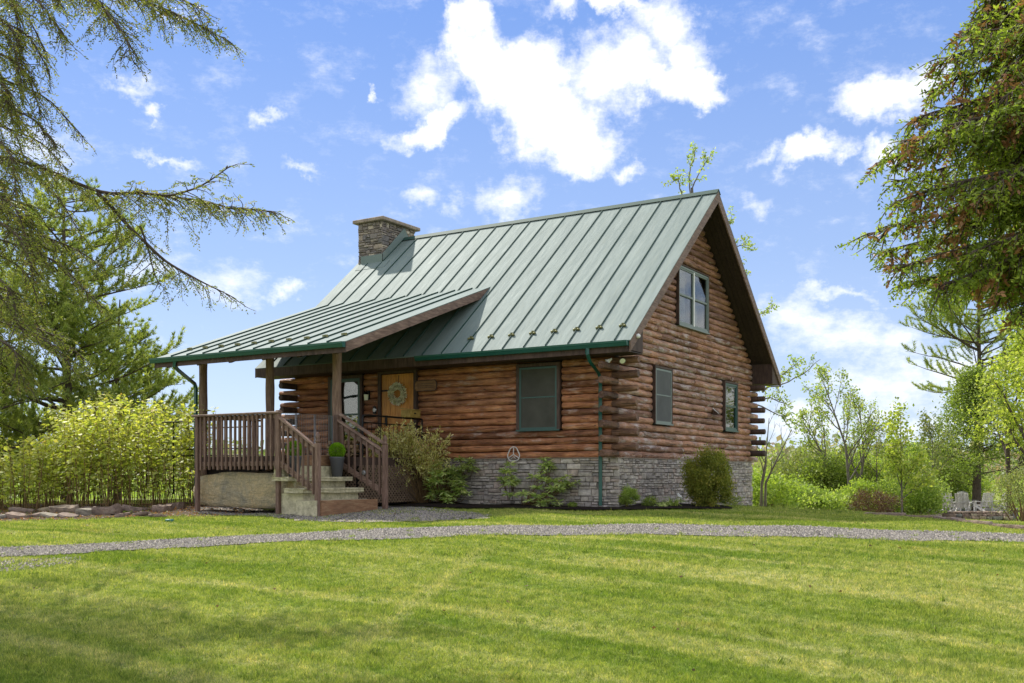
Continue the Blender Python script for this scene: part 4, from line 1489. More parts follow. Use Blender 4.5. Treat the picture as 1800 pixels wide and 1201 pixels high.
ln = empty('wall_lantern', (-6.72, -.05, 2.62), label='small black iron lantern on the log wall left of the door', cat='lantern')
MB().box(-.04, .04, -.05, -.03, -.10, .12).build('back_plate', M_BLACK, ln)
MB().tube([(0, -.05, .08), (0, -.12, .12), (0, -.13, .08)], .01, 6).build('arm', M_BLACK, ln)
MB().lathe([(.02, .09), (.075, .03), (.08, .02), (.02, .02)], (0, -.13, 0), 6, False).build('cap', M_BLACK, ln)
MB().lathe([(.045, -.12), (.06, .018)], (0, -.13, 0), 6, False).build('glass', M_LAMPG, ln)
dbell = empty('door_light', (-6.56, -.04, 2.26), label='small round silver fixture beside the door frame', cat='light')
MB().lathe([(.05, 0), (.05, .03), (.03, .05), (.0, .055)], (0, 0, 0), 12).build('dome', M_WHITE, dbell, rot=(R(90), 0, 0))
MB().box(-.04, .04, -.03, 0, -.09, .09).build('plate', M_BLACK, dbell)

# wreath
wr = empty('wreath', (-5.80, -.075, 2.62), label='round cream and green leafy wreath hanging on the pine door', cat='wreath')
MB().tube([(.19 * math.cos(a), -.02, .19 * math.sin(a)) for a in np.linspace(0, 2 * math.pi, 25)], .03, 6, False).build('ring', M_STEM, wr)
N = 1500
a = rng.random(N) * 2 * np.pi; b = rng.random(N) * 2 * np.pi; rr = .062 * np.sqrt(rng.random(N))
P = np.stack([(.195 + rr * np.cos(b)) * np.cos(a), -.03 - np.abs(rr * np.sin(b)), (.195 + rr * np.cos(b)) * np.sin(a)], 1)
Dv = np.stack([np.cos(a) * np.cos(b), -np.abs(np.sin(b)), np.sin(a) * np.cos(b)], 1) + rng.normal(size=(N, 3)) * .7
link_mesh('leaves', leaf_mesh('leaves', P, Dv, rng.uniform(.035, .065, N), .030), L_WREATH, wr)
MB().tube([(0, -.02, .2), (0, -.0, .45)], .008, 5).build('ribbon', M_TRIM, wr)

# triangular ornament on the stone
orn = empty('wall_ornament', tuple(at(905, 797, 22.3) + np.array([0, -.0, 0])), label='white triangular twig ornament hung below the front window', cat='ornament')
orn.location = (-2.53, -.09, 1.13)
tp = []
for i in range(3):
    a0 = R(90 + i * 120)
    for q in np.linspace(-.55, .55, 7):
        rad = .155 + .015 * math.cos(q * 2)
        tp.append((rad * math.cos(a0 + q) * .95, 0, rad * math.sin(a0 + q) * 1.0 - .0))
tp.append(tp[0])
MB().tube(tp, .013, 6, False).build('ring', M_TWIG, orn)
for i in range(3):
    a0 = R(90 + i * 120)
    MB().tube([(0, -.01, 0), (.15 * math.cos(a0), 0, .15 * math.sin(a0))], .011, 6).build('spoke', M_TWIG, orn)
MB().tube([(-.07, -.01, -.10), (.02, -.02, -.05), (.06, -.01, -.09)], .009, 5).build('twig', M_TWIG, orn)

# flood lights under the corner eave
fl_ = empty('flood_light', (.12, -.28, 3.16), label='twin flood light under the eave at the near corner', cat='light')
MB().lathe([(.05, 0), (.05, .03)], (0, 0, -.03), 12).build('mount', M_BLACK, fl_)
for dx, rz_, m_ in ((-.10, -25, M_WHITE), (.12, 20, M_LAMPG)):
    hd = MB().lathe([(.018, 0), (.03, .05), (.062, .12), (.064, .13)], (0, 0, 0), 14)
    h_ = hd.build('lamp_head', M_WHITE if dx < 0 else M_BLACK, fl_, (dx, -.03, -.06), (R(125), 0, R(rz_ * 2)))
    MB().lathe([(.06, .131), (.0, .137)], (0, 0, 0), 14).build('lens', m_, h_)
cam_s = empty('security_camera', (OXR + .0, -.36, 3.52), label='small round white camera on the rake board at the near corner', cat='camera')
MB().lathe([(.045, 0), (.05, .03), (.03, .06), (0, .065)], (0, 0, 0), 12).build('dome', M_WHITE, cam_s, rot=(0, R(90), 0))
MB().lathe([(.05, -.02), (.05, 0)], (0, 0, 0), 12).build('base', M_BLACK, cam_s, rot=(0, R(90), 0))
bh = empty('wall_vent', (.03, 5.55, 2.25), label='small hooded wooden vent on the gable logs between the two lower windows', cat='vent')
MB().prism([(0, -.09, .12), (.13, -.09, -.0), (.13, -.09, -.03), (0, -.09, -.03)], (0, .18, 0)).build('hood', M_TRIM, bh)
MB().beam((.0, -.11, .135), (.15, -.11, .0), .015, .015).build('hood_edge', M_WHITE, bh)

# potted topiary balls
def topiary(loc, label):
    t = empty('potted_topiary', loc, label=label, cat='potted plant', group='potted topiary balls on the steps')
    MB().lathe([(.095, 0), (.105, .01), (.15, .36), (.165, .40), (.165, .425), (.15, .425), (.14, .39)], (0, 0, 0), 20).build('pot', M_POT, t)
    MB().lathe([(.14, .39), (.0, .40)], (0, 0, 0), 16).build('soil', M_MULCH, t)
    N = 5200
    d = norm(rng.normal(size=(N, 3))); r_ = .165 * (.86 + .14 * rng.random((N, 1)))
    P = d * r_ + np.array([0, 0, .555])
    link_mesh('foliage', leaf_mesh('foliage', P, d + rng.normal(size=(N, 3)) * .5, rng.uniform(.018, .032, N), .014, None), L_TOPI, t)
    MB().tube([(0, 0, .38), (0, 0, .5)], .015, 6).build('stem', M_STEM, t)
    return t


topiary((-5.17, -2.98, .632), 'bright green topiary ball in a grey pot by the right stair rail')
topiary((-5.17, -4.27, .632), 'bright green topiary ball in a grey pot behind the near stair rail')

# firewood on the porch, seen through the gate
fw = empty('firewood_rack', (-6.9, -.75, 1.06), label='black rack with split firewood on the porch behind the wire gate', cat='rack')
for sx in (-.45, .45): MB().tube([(sx, 0, 0), (sx, 0, .5)], .015, 6).build('upright', M_BLACK, fw)
MB().tube([(-.45, 0, .03), (.45, 0, .03)], .015, 6).build('base_bar', M_BLACK, fw)
M_SPLIT = wood_mat('split firewood', (.18, .11, .05), (.36, .24, .12), (.5, .37, .2), (9, 1, 9))
for r_ in range(4):
    for k_ in range(7):
        x = -.37 + k_ * .123 + (r_ % 2) * .05
        MB().tube([(x, -.2, .09 + r_ * .10), (x, .2, .09 + r_ * .10)], random.uniform(.045, .058), random.choice((3, 5, 6)), True, False).build('log', M_SPLIT, fw)

# ------------------------------------------------------------------ vegetation tools
def wander(p, d, L, n, wob, up, r_):
    """a wandering path; up > 0 bends upwards, < 0 droops"""
    p = np.array(p, float); d = norm(np.array(d, float)); pts = [p.copy()]
    for i in range(n):
        d = norm(d + r_.normal(size=3) * wob + np.array([0, 0, up / n]))
        p = p + d * L / n
        pts.append(p.copy())
    return np.array(pts)


def along(path, f):
    s = f * (len(path) - 1); i = min(int(s), len(path) - 2); a = s - i
    return path[i] * (1 - a) + path[i + 1] * a, norm(path[i + 1] - path[i])


def grow(mb, path, r0, level, P, r_, anchors):
    n = len(path)
    radii = [max(r0 * (1 - .8 * i / (n - 1)), P.get('rmin', .003)) for i in range(n)]
    mb.tube(path, radii, 7 if level == 0 else (5 if level == 1 else 3), level == 0)
    if level >= P['levels']:
        Lp = np.linalg.norm(np.diff(path, axis=0), axis=1).sum()
        for f in np.linspace(.2, 1, max(2, int(Lp / P['leafstep']))):
            a, d = along(path, f); anchors.append((a, d))
        return
    L = np.linalg.norm(np.diff(path, axis=0), axis=1).sum()
    k = P['kids'][level]
    for i in range(k):
        f = P['start'][level] + (1 - P['start'][level]) * (i + r_.random() * .8) / k
        p, d = along(path, min(f, .99))
        side = norm(np.cross(d, r_.normal(size=3)))
        ang = P['angle'][level] * r_.uniform(.7, 1.25)
        nd = d * math.cos(ang) + side * math.sin(ang)
        l = L * P['ratio'][level] * (1.15 - .75 * f * P.get('cone', 1)) * r_.uniform(.7, 1.2)
        sub = wander(p, nd, l, 5 if level == 0 else 4, P['wob'], P['up'][level], r_)
        grow(mb, sub, radii[min(n - 1, int(f * (n - 1)))] * .6, level + 1, P, r_, anchors)


def leafy_tree(name, label, base, path, r0, P, bark, leafm, cat='tree', per=4, size=(.04, .07), spread=.12, group=None, seed=1, wr=.6, drop=None):
    r_ = np.random.default_rng(seed)
    t = empty(name, tuple(base), label=label, cat=cat, group=group)
    mb = MB(); anchors = []
    grow(mb, np.array(path) - base, r0, 0, P, r_, anchors)
    mb.build('trunk', bark, t)
    if anchors and per:
        A = np.array([a for a, d in anchors]); Dd = np.array([d for a, d in anchors])
        A = np.repeat(A, per, 0); Dd = np.repeat(Dd, per, 0)
        A = A + r_.normal(size=A.shape) * spread
        if drop is not None:
            keep = r_.random(len(A)) > drop; A, Dd = A[keep], Dd[keep]
        N = len(A)
        L = r_.uniform(size[0], size[1], N)
        Dd = Dd * .5 + r_.normal(size=(N, 3)) * .8 + np.array([0, 0, -.2])
        link_mesh('crown', leaf_mesh('crown', A, Dd, L, L * wr, None, r_.random(N)), leafm, t)
    return t


def bush(name, label, base, rad, h, leafm, N=3000, size=(.04, .07), wr=.55, clumps=26, stems=10, cat='shrub', group=None, seed=1, tight=.30, low=.12, bark=None, flat_=0.0):
    r_ = np.random.default_rng(seed)
    t = empty(name, tuple(base), label=label, cat=cat, group=group)
    c = norm(r_.normal(size=(clumps, 3))) * r_.uniform(.35, .95, (clumps, 1)) ** .6
    c[:, 2] = np.abs(c[:, 2]) if low > .5 else c[:, 2]
    C = c * np.array([rad, rad, h * .5]) + np.array([0, 0, h * .5 + low * h])
    C[:, 2] = np.maximum(C[:, 2], low * h)
    k = r_.integers(0, clumps, N)
    P = C[k] + r_.normal(size=(N, 3)) * np.array([rad, rad, h * .5]) * tight * r_.uniform(.6, 1.2, (clumps, 1))[k]
    P[:, 2] = np.maximum(P[:, 2], .02)
    L = r_.uniform(size[0], size[1], N)
    Dd = norm(P - np.array([0, 0, h * .3])) * .7 + r_.normal(size=(N, 3)) * .8
    link_mesh('foliage', leaf_mesh('foliage', P, Dd, L, L * wr, None, np.clip(r_.random(N) * .6 + r_.random(clumps)[k] * .4, 0, 1)), leafm, t)
    mb = MB()
    for i in range(stems):
        tip = C[i % clumps] * .95
        b0 = np.array([r_.normal() * rad * .1, r_.normal() * rad * .1, -.05])
        mid = (b0 + tip) / 2 + r_.normal(size=3) * rad * .08 + np.array([0, 0, h * .08])
        mb.tube([b0, mid, tip], [.014 * max(1, h), .010 * max(1, h), .004], 4, False)
    if stems: mb.build('stems', bark or M_STEM, t)
    return t


# needle sprays along explicit boughs (hemlock, cedar)
def bough_tree(name, label, base, boughs, twig_len, twig_step, leaf_len, leaf_w, leaf_step, bark, leafm, seed, droop, cones=0, dead=0, flatten=.35, sub=7, crown_depth=.5, grad=None):
    r_ = np.random.default_rng(seed)
    base = np.array(base, float)
    t = empty(name, tuple(base), label=label, cat='tree')
    LP, LD, LR = [], [], []
    DP, DDr = [], []
    CP = []
    for bi, (path, rad, dens) in enumerate(boughs):
        mb = MB(); path = np.array(path) - base
        # refine path
        q = []
        for i in range(len(path) - 1):
            for f in np.linspace(0, 1, 6)[:-1]: q.append(path[i] * (1 - f) + path[i + 1] * f + r_.normal(size=3) * .012)
        q.append(path[-1]); q = np.array(q)
        for _ in range(2): q[1:-1] = (q[:-2] + q[1:-1] * 2 + q[2:]) / 4
        mb.tube(q, list(np.linspace(rad, .006, len(q))), 6)
        L = np.linalg.norm(np.diff(q, axis=0), axis=1).sum()
        nt_ = int(L / twig_step * dens)
        isdead = dead and r_.random() < .0
        for i in range(nt_):
            f = (i + r_.random()) / nt_
            p, d = along(q, min(f, .999))
            sgn = 1 if i % 2 else -1
            side = norm(np.cross(d, np.array([0, 0, 1.0])))
            dirn = d * r_.uniform(.3, 1.0) + side * sgn * r_.uniform(.5, 1.1) + np.array([0, 0, r_.uniform(-.5, .35)])
            tl = twig_len * r_.uniform(.35, 1.15) * (1.1 - .65 * f)
            tw = wander(p, dirn, tl, 5, .16, droop * r_.uniform(.4, 1.3), r_)
            mb.tube(tw, list(np.linspace(.007, .002, 6)), 3, False)
            dd_ = dead and r_.random() < dead
            ns = max(2, int(sub * tl / twig_len))
            for j in range(ns):
                ff = .15 + .85 * (j + r_.random() * .6) / ns
                sp, sdv = along(tw, min(ff, .999))
                s2 = 1 if j % 2 else -1
                sd2 = norm(np.cross(sdv, np.array([0, 0, 1.0])) + r_.normal(size=3) * .35)
                sl = tl * .38 * (1.15 - .6 * ff) * r_.uniform(.6, 1.2)
                sdir = norm(sdv * .8 + sd2 * s2 * .75 + np.array([0, 0, -.12]))
                m = max(3, int(sl / leaf_step))
                ts_ = (np.arange(m) + .5) / m
                pts = sp + np.outer(ts_ * sl, sdir) + np.outer(ts_ ** 2 * sl * .3, np.array([0, 0, droop]))
                alt = np.where(np.arange(m) % 2 == 0, 1, -1)[:, None]
                pv = norm(np.cross(sdir, norm(np.array([0, 0, 1.0]) + r_.normal(size=3) * flatten)))
                ld = norm(sdir * .75 + pv * alt * .8 + r_.normal(size=(m, 3)) * .22)
                if dd_: DP.append(pts); DDr.append(ld)
                else: LP.append(pts); LD.append(ld); LR.append(np.full(m, r_.random()))
                if cones and r_.random() < cones:
                    CP.append(pts[-1])
        mb.build('bough', bark, t)
    P = np.concatenate(LP); Dd = np.concatenate(LD); rr = np.clip(np.concatenate(LR) * .7 + r_.random(len(P)) * .3, 0, 1)
    N = len(P); Ls = leaf_len * r_.uniform(.6, 1.2, N)
    link_mesh('foliage', leaf_mesh('foliage', P, Dd, Ls, leaf_w * r_.uniform(.7, 1.2, N), None, rr), leafm, t)
    if DP:
        P = np.concatenate(DP); Dd = np.concatenate(DDr)
        link_mesh('dead_sprays', leaf_mesh('dead_sprays', P, Dd, leaf_len * 1.1, leaf_w * 1.4), L_DEADL, t)
    if CP:
        mb = MB()
        for p in CP:
            p = p + np.array([0, 0, -.018])
            mb.add([(p[0], p[1], p[2] + .014), (p[0] + .008, p[1], p[2]), (p[0], p[1] + .008, p[2]), (p[0] - .008, p[1], p[2]), (p[0], p[1] - .008, p[2]), (p[0], p[1], p[2] - .015)],
                   [(0, 1, 2), (0, 2, 3), (0, 3, 4), (0, 4, 1), (5, 2, 1), (5, 3, 2), (5, 4, 3), (5, 1, 4)])
        mb.build('cones', M_STEM, t)['kind'] = 'stuff'
    print(name, 'leaves', N)
    return t


def ppath(pts):
    """[(u, v, D), ...] -> world points"""
    return [at(*p) for p in pts]


# ---- hemlock reaching in from the left, its trunk outside the frame
HB = np.append(at(-235, 900, 13.2)[:2], 0); HB[2] = gz(HB[0], HB[1])
hem = [
    # the long bough crossing the sky
    (ppath([(-235, 235, 13.2), (-100, 262, 13.0), (60, 288, 12.9), (180, 342, 12.8), (260, 338, 12.7), (340, 352, 12.6), (410, 365, 12.5), (480, 372, 12.4)]), .034, 2.0),
    (ppath([(175, 340, 12.8), (225, 395, 12.7), (290, 460, 12.6), (345, 492, 12.5), (412, 524, 12.4)]), .028, .85),
    (ppath([(240, 338, 12.7), (300, 345, 12.2), (350, 330, 12.0), (405, 292, 11.9)]), .018, .8),
    (ppath([(250, 400, 12.7), (262, 450, 12.6), (280, 500, 12.5)]), .014, .8),
    # upper bough to the right at the top of the picture
    (ppath([(-235, -60, 13.2), (-60, -70, 12.9), (120, -40, 12.7), (230, -8, 12.5), (310, 25, 12.4), (400, 72, 12.3)]), .028, 1.9),
    (ppath([(120, -42, 12.7), (180, 10, 12.2), (215, 60, 12.0), (235, 110, 11.9)]), .02, 1.2),
    (ppath([(230, -8, 12.5), (300, -10, 12.2), (360, 20, 12.1)]), .02, 1.2),
]
rh = np.random.default_rng(21)
for i in range(42):
    y0 = -120 + i * 17.2 + rh.uniform(-10, 10)
    ex = rh.uniform(10, 165) if y0 < 330 else rh.uniform(-20, 190)
    dr_ = rh.uniform(50, 150)
    D0 = 13.2; D1 = rh.uniform(11.0, 14.8)
    hem.append((ppath([(-235, y0 - 60, D0), (-150 + ex * .3, y0 - 30, D0 * .5 + D1 * .5), (ex * .55, y0 + dr_ * .3, D1), (ex, y0 + dr_, D1)]), .022, 1.0))
hem_t = bough_tree('hemlock_tree', 'big hemlock with drooping cone-hung boughs reaching in from the upper left', HB, hem, .70, .053, .042, .017, .0135, M_BARK, L_HEM, 3, -.75, cones=.15, sub=8)
mb = MB(); hx = at(-235, 0, 13.2) - HB
mb.tube([(0, 0, -.2), (.05, 0, 2.5), (0, .05, 5), (0, 0, 6.5), (0, 0, 8)], [.30, .24, .20, .14, .05], 10)
mb.build('trunk', M_BARK, hem_t)

# ---- cedar hanging in from the upper right, close to the camera
CB = np.append(at(2150, 900, 6.4)[:2], 0); CB[2] = gz(CB[0], CB[1])
ced = []
ends = [(1722, 12, 6.4), (1690, 60, 6.2), (1655, 110, 6.0), (1640, 160, 6.3), (1600, 215, 6.1), (1585, 250, 5.8), (1548, 284, 6.0), (1570, 320, 6.3), (1575, 355, 5.8), (1532, 412, 6.0), (1560, 440, 6.2), (1585, 470, 5.9), (1605, 500, 6.2), (1650, 505, 5.8), (1700, 500, 6.3), (1760, 520, 6.0), (1795, 545, 5.9)]
rc = np.random.default_rng(8)
for (u, v, D) in ends:
    y0 = v - 250 + (v - 250) * .1
    ced.append((ppath([(2150, v - 200, 6.6), (1990, v - 150, D * .5 + 3.3), (1860 if u < 1700 else 1900, v - 75, D), ((u * .6 + 1860 * .4), v - 34, D), (u, v, D)]), .012, 2.0))
for i in range(110):
    u = rc.uniform(1670, 1860); v = rc.uniform(-60, 500)
    if u < 1700 and v < 130: u += 70
    D = rc.uniform(5.6, 7.2)
    ced.append((ppath([(2150, v - 190, 6.6), (2000, v - 150, D), (1900, v - 90 + rc.uniform(-50, 50), D), (u, v, D)]), .010, 1.5))
ced_t = bough_tree('cedar_tree', 'near cedar with dense drooping sprays and brown dead tips in the upper right corner', CB, ced, .42, .038, .034, .014, .0085, M_BARK, L_CYP, 4, -.95, dead=.12, sub=10, flatten=.8)
MB().tube([(0, 0, -.2), (0, 0, 2), (0, 0, 5)], [.16, .12, .04], 10).build('trunk', M_BARK, ced_t)


# ---- white pines behind the shrubs, left
def pine(name, label, base, H, spread_f, seed, lean=(0, 0), z0f=.12, n_whorl=13, tufts=1.0, leafm=None, sparse=0.0, needle=.16, tr=.02):
    r_ = np.random.default_rng(seed)
    base = np.array(base, float)
    t = empty(name, tuple(base), label=label, cat='tree')
    mb = MB()
    tp = np.array([(lean[0] * f ** 2 * H + .05 * math.sin(f * 7), lean[1] * f * H, f * H - .2) for f in np.linspace(0, 1, 12)])
    mb.tube(tp, list(np.linspace(H * tr, .02, 12)), 9)
    mb.build('trunk', M_BARK, t)
    lb = MB(); A = []; Dd = []
    for wI in range(n_whorl):
        f = z0f + (1 - z0f) * wI / n_whorl
        for b in range(5):
            az_ = r_.uniform(0, 2 * math.pi)
            p, _ = along(tp, min(.99, f + r_.uniform(-.02, .02)))
            L = spread_f(f) * r_.uniform(.65, 1.15)
            if L < .2: continue
            path = wander(p, (math.cos(az_), math.sin(az_), r_.uniform(-.05, .3)), L, 7, .09, .35, r_)
            lb.tube(path, list(np.linspace(.022 * L ** .7, .006, 8)), 5, False)
            ns = int(L * 5)
            for j in range(ns):
                ff = .25 + .75 * (j + r_.random()) / ns
                if r_.random() < sparse: continue
                sp, sv = along(path, min(ff, .999))
                sd2 = norm(np.cross(sv, np.array([0, 0, 1.]))) * (1 if j % 2 else -1)
                sl = L * .30 * (1.15 - .7 * ff) + .15
                sub = wander(sp, sv * .7 + sd2 * .8 + np.array([0, 0, .15]), sl, 3, .12, .45, r_)
                lb.tube(sub, [.008, .006, .005, .003], 3, False)
                for g in np.linspace(.25, 1, max(2, int(sl / .13))):
                    a_, d_ = along(sub, min(g, .999)); A.append(a_); Dd.append(d_)
    lb.build('branches', M_BARK, t)
    k = int(18 * tufts)
    A = np.repeat(np.array(A), k, 0); Dd = np.repeat(np.array(Dd), k, 0)
    N = len(A)
    A = A + r_.normal(size=(N, 3)) * .02
    dd = Dd * .8 + r_.normal(size=(N, 3)) * .55 + np.array([0, 0, .2])
    rr = np.clip(np.repeat(r_.random(N // k), k) * .6 + r_.random(N) * .4, 0, 1)
    link_mesh('needles', leaf_mesh('needles', A, dd, needle * r_.uniform(.7, 1.2, N), .030, None, rr, tri=True), leafm or L_PINE, t)
    print(name, 'needles', N)
    return t


def gb(u, D):
    p = at(u, 836, D); p[2] = gz(p[0], p[1]); return p


pine('pine_tree', 'bushy white pine with layered branches behind the yellow green shrubs', gb(118, 32), 10.4,
     lambda f: 4.5 * (1 - f) ** .5 * (.55 + .45 * min(1, f * 4)), 31, (-.02, 0), .10, 20, 1.1)
pine('pine_tree', 'white pine partly cut by the left picture edge, behind the hemlock boughs', gb(-40, 29), 9.5,
     lambda f: 3.6 * (1 - f) ** .55, 32, (0, 0), .16, 12, .7)
pine('pine_tree', 'smaller low white pine with soft green needles just left of the porch', gb(205, 35), 7.0,
     lambda f: 3.3 * (1 - f) ** .6, 33, (.02, 0), .12, 13, 1.1)

# ---- tree behind the house, seen above the ridge and right of the gable
r_ = np.random.default_rng(61)
tb = gb(1235, 36)
bt = empty('tree', tuple(tb), label='thin-leaved tree behind the cabin whose tips show above the ridge and past the gable', cat='tree')
mbx = MB(); anch = []
trunk = np.array([tb, at(1235, 600, 36), at(1225, 420, 36), at(1215, 330, 36)]) - tb
mbx.tube(trunk, [.22, .16, .07, .02], 8)
limbs = [[(1225, 400, 36), (1215, 330, 36), (1232, 300, 36), (1250, 272, 36)], [(1225, 400, 36), (1200, 345, 36), (1192, 315, 36), (1180, 322, 36)], [(1220, 400, 36), (1212, 330, 35.8), (1214, 292, 35.8), (1222, 268, 35.8)],
         [(1235, 480, 36), (1270, 445, 36), (1300, 432, 36), (1312, 428, 36)], [(1235, 470, 36), (1262, 410, 36), (1285, 388, 36)], [(1235, 600, 36), (1290, 570, 36), (1330, 555, 36), (1358, 540, 36)],
         [(1235, 500, 36), (1290, 470, 36), (1306, 475, 36)], [(1235, 690, 34), (1300, 695, 34), (1345, 685, 34), (1385, 672, 34), (1420, 652, 34), (1442, 632, 34)], [(1320, 700, 34), (1355, 700, 34), (1385, 712, 34)], [(1340, 690, 34), (1372, 660, 34), (1400, 640, 34)], [(1300, 700, 34), (1350, 720, 34), (1380, 740, 34)]]
for l in limbs:
    pth = np.array(ppath(l)) - tb
    q = np.concatenate([np.linspace(pth[i], pth[i + 1], 5)[:-1] for i in range(len(pth) - 1)] + [pth[-1:]])
    q[1:-1] += r_.normal(size=(len(q) - 2, 3)) * .02
    mbx.tube(q, list(np.linspace(.035, .008, len(q))), 5)
    for j in range(9):
        f = .35 + .65 * r_.random(); p, d = along(q, min(f, .999))
        s_ = wander(p, d + r_.normal(size=3) * .7 + np.array([0, 0, .3]), r_.uniform(.2, .55), 3, .15, .3, r_)
        mbx.tube(s_, [.008, .006, .005, .004], 3, False)
        for g in (.35, .6, .8, 1): anch.append(along(s_, min(g, .99)))
mbx.build('trunk', M_BARKG, bt)
A = np.repeat(np.array([a for a, d in anch]), 5, 0); N = len(A)
link_mesh('crown', leaf_mesh('crown', A + r_.normal(size=(N, 3)) * .05, r_.normal(size=(N, 3)), r_.uniform(.07, .12, N), .06), L_BIRCH, bt)

# ---- bare grey shrub at the right corner of the cabin
PB = dict(levels=2, kids=[5, 4], start=[.25, .2], angle=[.55, .6], ratio=[.55, .5], wob=.10, up=[.5, .4], leafstep=.15, rmin=.004)
for i, (u0, tip, lab) in enumerate(((1338, (1352, 735), 'upright bare shrub beside the rear corner of the stone foundation'), (1345, (1392, 755), 'leaning bare branched shrub right of the rear stone corner'))):
    b = gb(u0, 31.5)
    pth = np.array([b, at(u0 + 1, 850, 31.3), at((u0 * 2 + tip[0]) / 3 + 3, 812, 31.0), at(*tip, 31)])
    q = np.concatenate([np.linspace(pth[i_], pth[i_ + 1], 4)[:-1] for i_ in range(3)] + [pth[-1:]])
    leafy_tree('bare_shrub', lab, b, q, .05, PB, M_BARKG, L_THICK, 'shrub', per=0, seed=71 + i)

# ---- birch clump and saplings to the right
PBi = dict(levels=3, kids=[11, 6, 3], start=[.28, .2, .2], angle=[.62, .55, .6], ratio=[.5, .5, .5], wob=.09, up=[.35, .3, .1], leafstep=.13, rmin=.005)
for i, (ub, D, tipu, tipv, lab, sd_, per, dr_) in enumerate((
        (1498, 40, 1450, 678, 'airy birch with small pale leaves, tallest right of the cabin', 81, 3, .25),
        (1500, 41, 1512, 722, 'slimmer thin-leaved birch standing just right of the tallest birch', 82, 2, .35),
        (1478, 42, 1412, 742, 'low leaning birch stem nearest the cabin', 83, 3, .3))):
    b = gb(ub, D)
    tip = at(tipu, tipv, D); mid = (b + tip) / 2 + np.array([.25, .1, .3])
    q = np.array([b, b * .6 + mid * .4, mid, mid * .5 + tip * .5, tip])
    leafy_tree('birch_tree', lab, b, q, .075, PBi, M_BARKG, L_BIRCH, 'tree', per=per * 2, size=(.08, .13), spread=.09, seed=sd_, drop=dr_)
PSa = dict(levels=2, kids=[12, 5], start=[.2, .2], angle=[.8, .6], ratio=[.42, .5], wob=.08, up=[.35, .2], leafstep=.10, rmin=.005)
for (ub, D, tipu, tipv, lab, sd_, lm, sz) in (
        (1586, 38, 1583, 738, 'young maple sapling with bright broad leaves above the thicket', 84, L_MAPLE, (.09, .15)),
        (1541, 42, 1541, 762, 'narrow dull green sapling between the birch and the young maple', 85, L_DULL, (.05, .09)),
        (1638, 40, 1640, 748, 'reddish tipped young tree left of the dark cedar', 86, L_DULL, (.07, .11)),
        (1618, 43, 1616, 790, 'small light green sapling between maple sapling and cedar', 87, L_FRESH, (.07, .11))):
    b = gb(ub, D); tip = at(tipu, tipv, D)
    leafy_tree('sapling', lab, b, np.linspace(b, tip, 6), .045, PSa, M_BARKG, lm, 'tree', per=9, size=(sz[0]*1.2, sz[1]*1.2), spread=.13, seed=sd_)

# ---- dark cedar with ivy look, tall thin pine, maple at right
def cone_tree(name, label, base, H, rbase, z0, leafm, N, size, seed, trunk_r=.2, clumps=140, shape=.8):
    r_ = np.random.default_rng(seed)
    t = empty(name, tuple(base), label=label, cat='tree')
    mb = MB(); mb.tube([(0, 0, -.3), (.03, 0, H * .3), (0, .05, H * .7), (0, 0, H)], [trunk_r, trunk_r * .8, trunk_r * .4, .03], 9)
    f = r_.random(clumps) ** .8
    a = r_.random(clumps) * 2 * np.pi
    R_ = rbase * (1 - f) ** shape * np.minimum(1, .55 + f * 5) * r_.uniform(.55, 1.1, clumps) + .15
    C = np.stack([R_ * np.cos(a), R_ * np.sin(a), z0 + f * (H - z0)], 1)
    for c in C[:90]:
        mb.tube([(0, 0, max(.3, c[2] - .35)), tuple(c * np.array([.5, .5, 1]) - np.array([0, 0, .12])), tuple(c)], [.035, .022, .006], 4, False)
    mb.build('trunk', M_BARK, t)
    k = r_.integers(0, clumps, N)
    s_ = r_.uniform(.14, .34, clumps)[k][:, None] * (rbase / 2.0) ** .5
    P = C[k] + r_.normal(size=(N, 3)) * s_ * np.array([1.1, 1.1, .8])
    L = r_.uniform(size[0], size[1], N)
    link_mesh('crown', leaf_mesh('crown', P, r_.normal(size=(N, 3)) + np.array([0, 0, -.4]), L, L * .55, None, np.clip(.5 * r_.random(N) + .5 * r_.random(clumps)[k], 0, 1)), leafm, t)
    return t


cone_tree('cedar_tree', 'dense dark green cedar behind the grey chairs, dark trunk showing below', gb(1716, 50), 7.0, 2.9, 1.6, L_CEDAR, 26000, (.08, .16), 91, .24, 150, .75)
pt = pine('pine_tree', 'tall thin pine with sparse level branches above the dark cedar', gb(1722, 56), 17.5, lambda f: (3.9 - 2.2 * max(0, f - .6)) if .42 < f < .97 else .3, 92, (0, 0), .40, 17, .8, L_PINE, .30, .20, .011)
PMa = dict(levels=3, kids=[12, 6, 4], start=[.22, .2, .2], angle=[.75, .6, .6], ratio=[.5, .5, .5], wob=.09, up=[.35, .1, 0], leafstep=.12, rmin=.005)
for (ub, D, H, lab, sd_) in ((1835, 40, 7.6, 'leafy bright green maple cut by the right picture edge', 93), (1775, 44, 7.3, 'fresh green maple between the dark cedar and the picture edge', 94)):
    b = gb(ub, D); tip = b + np.array([-.2, 0, H])
    leafy_tree('maple_tree', lab, b, np.linspace(b, tip, 7), .14, PMa, M_BARK, L_MAPLE, 'tree', per=9, size=(.11, .19), spread=.2, seed=sd_)

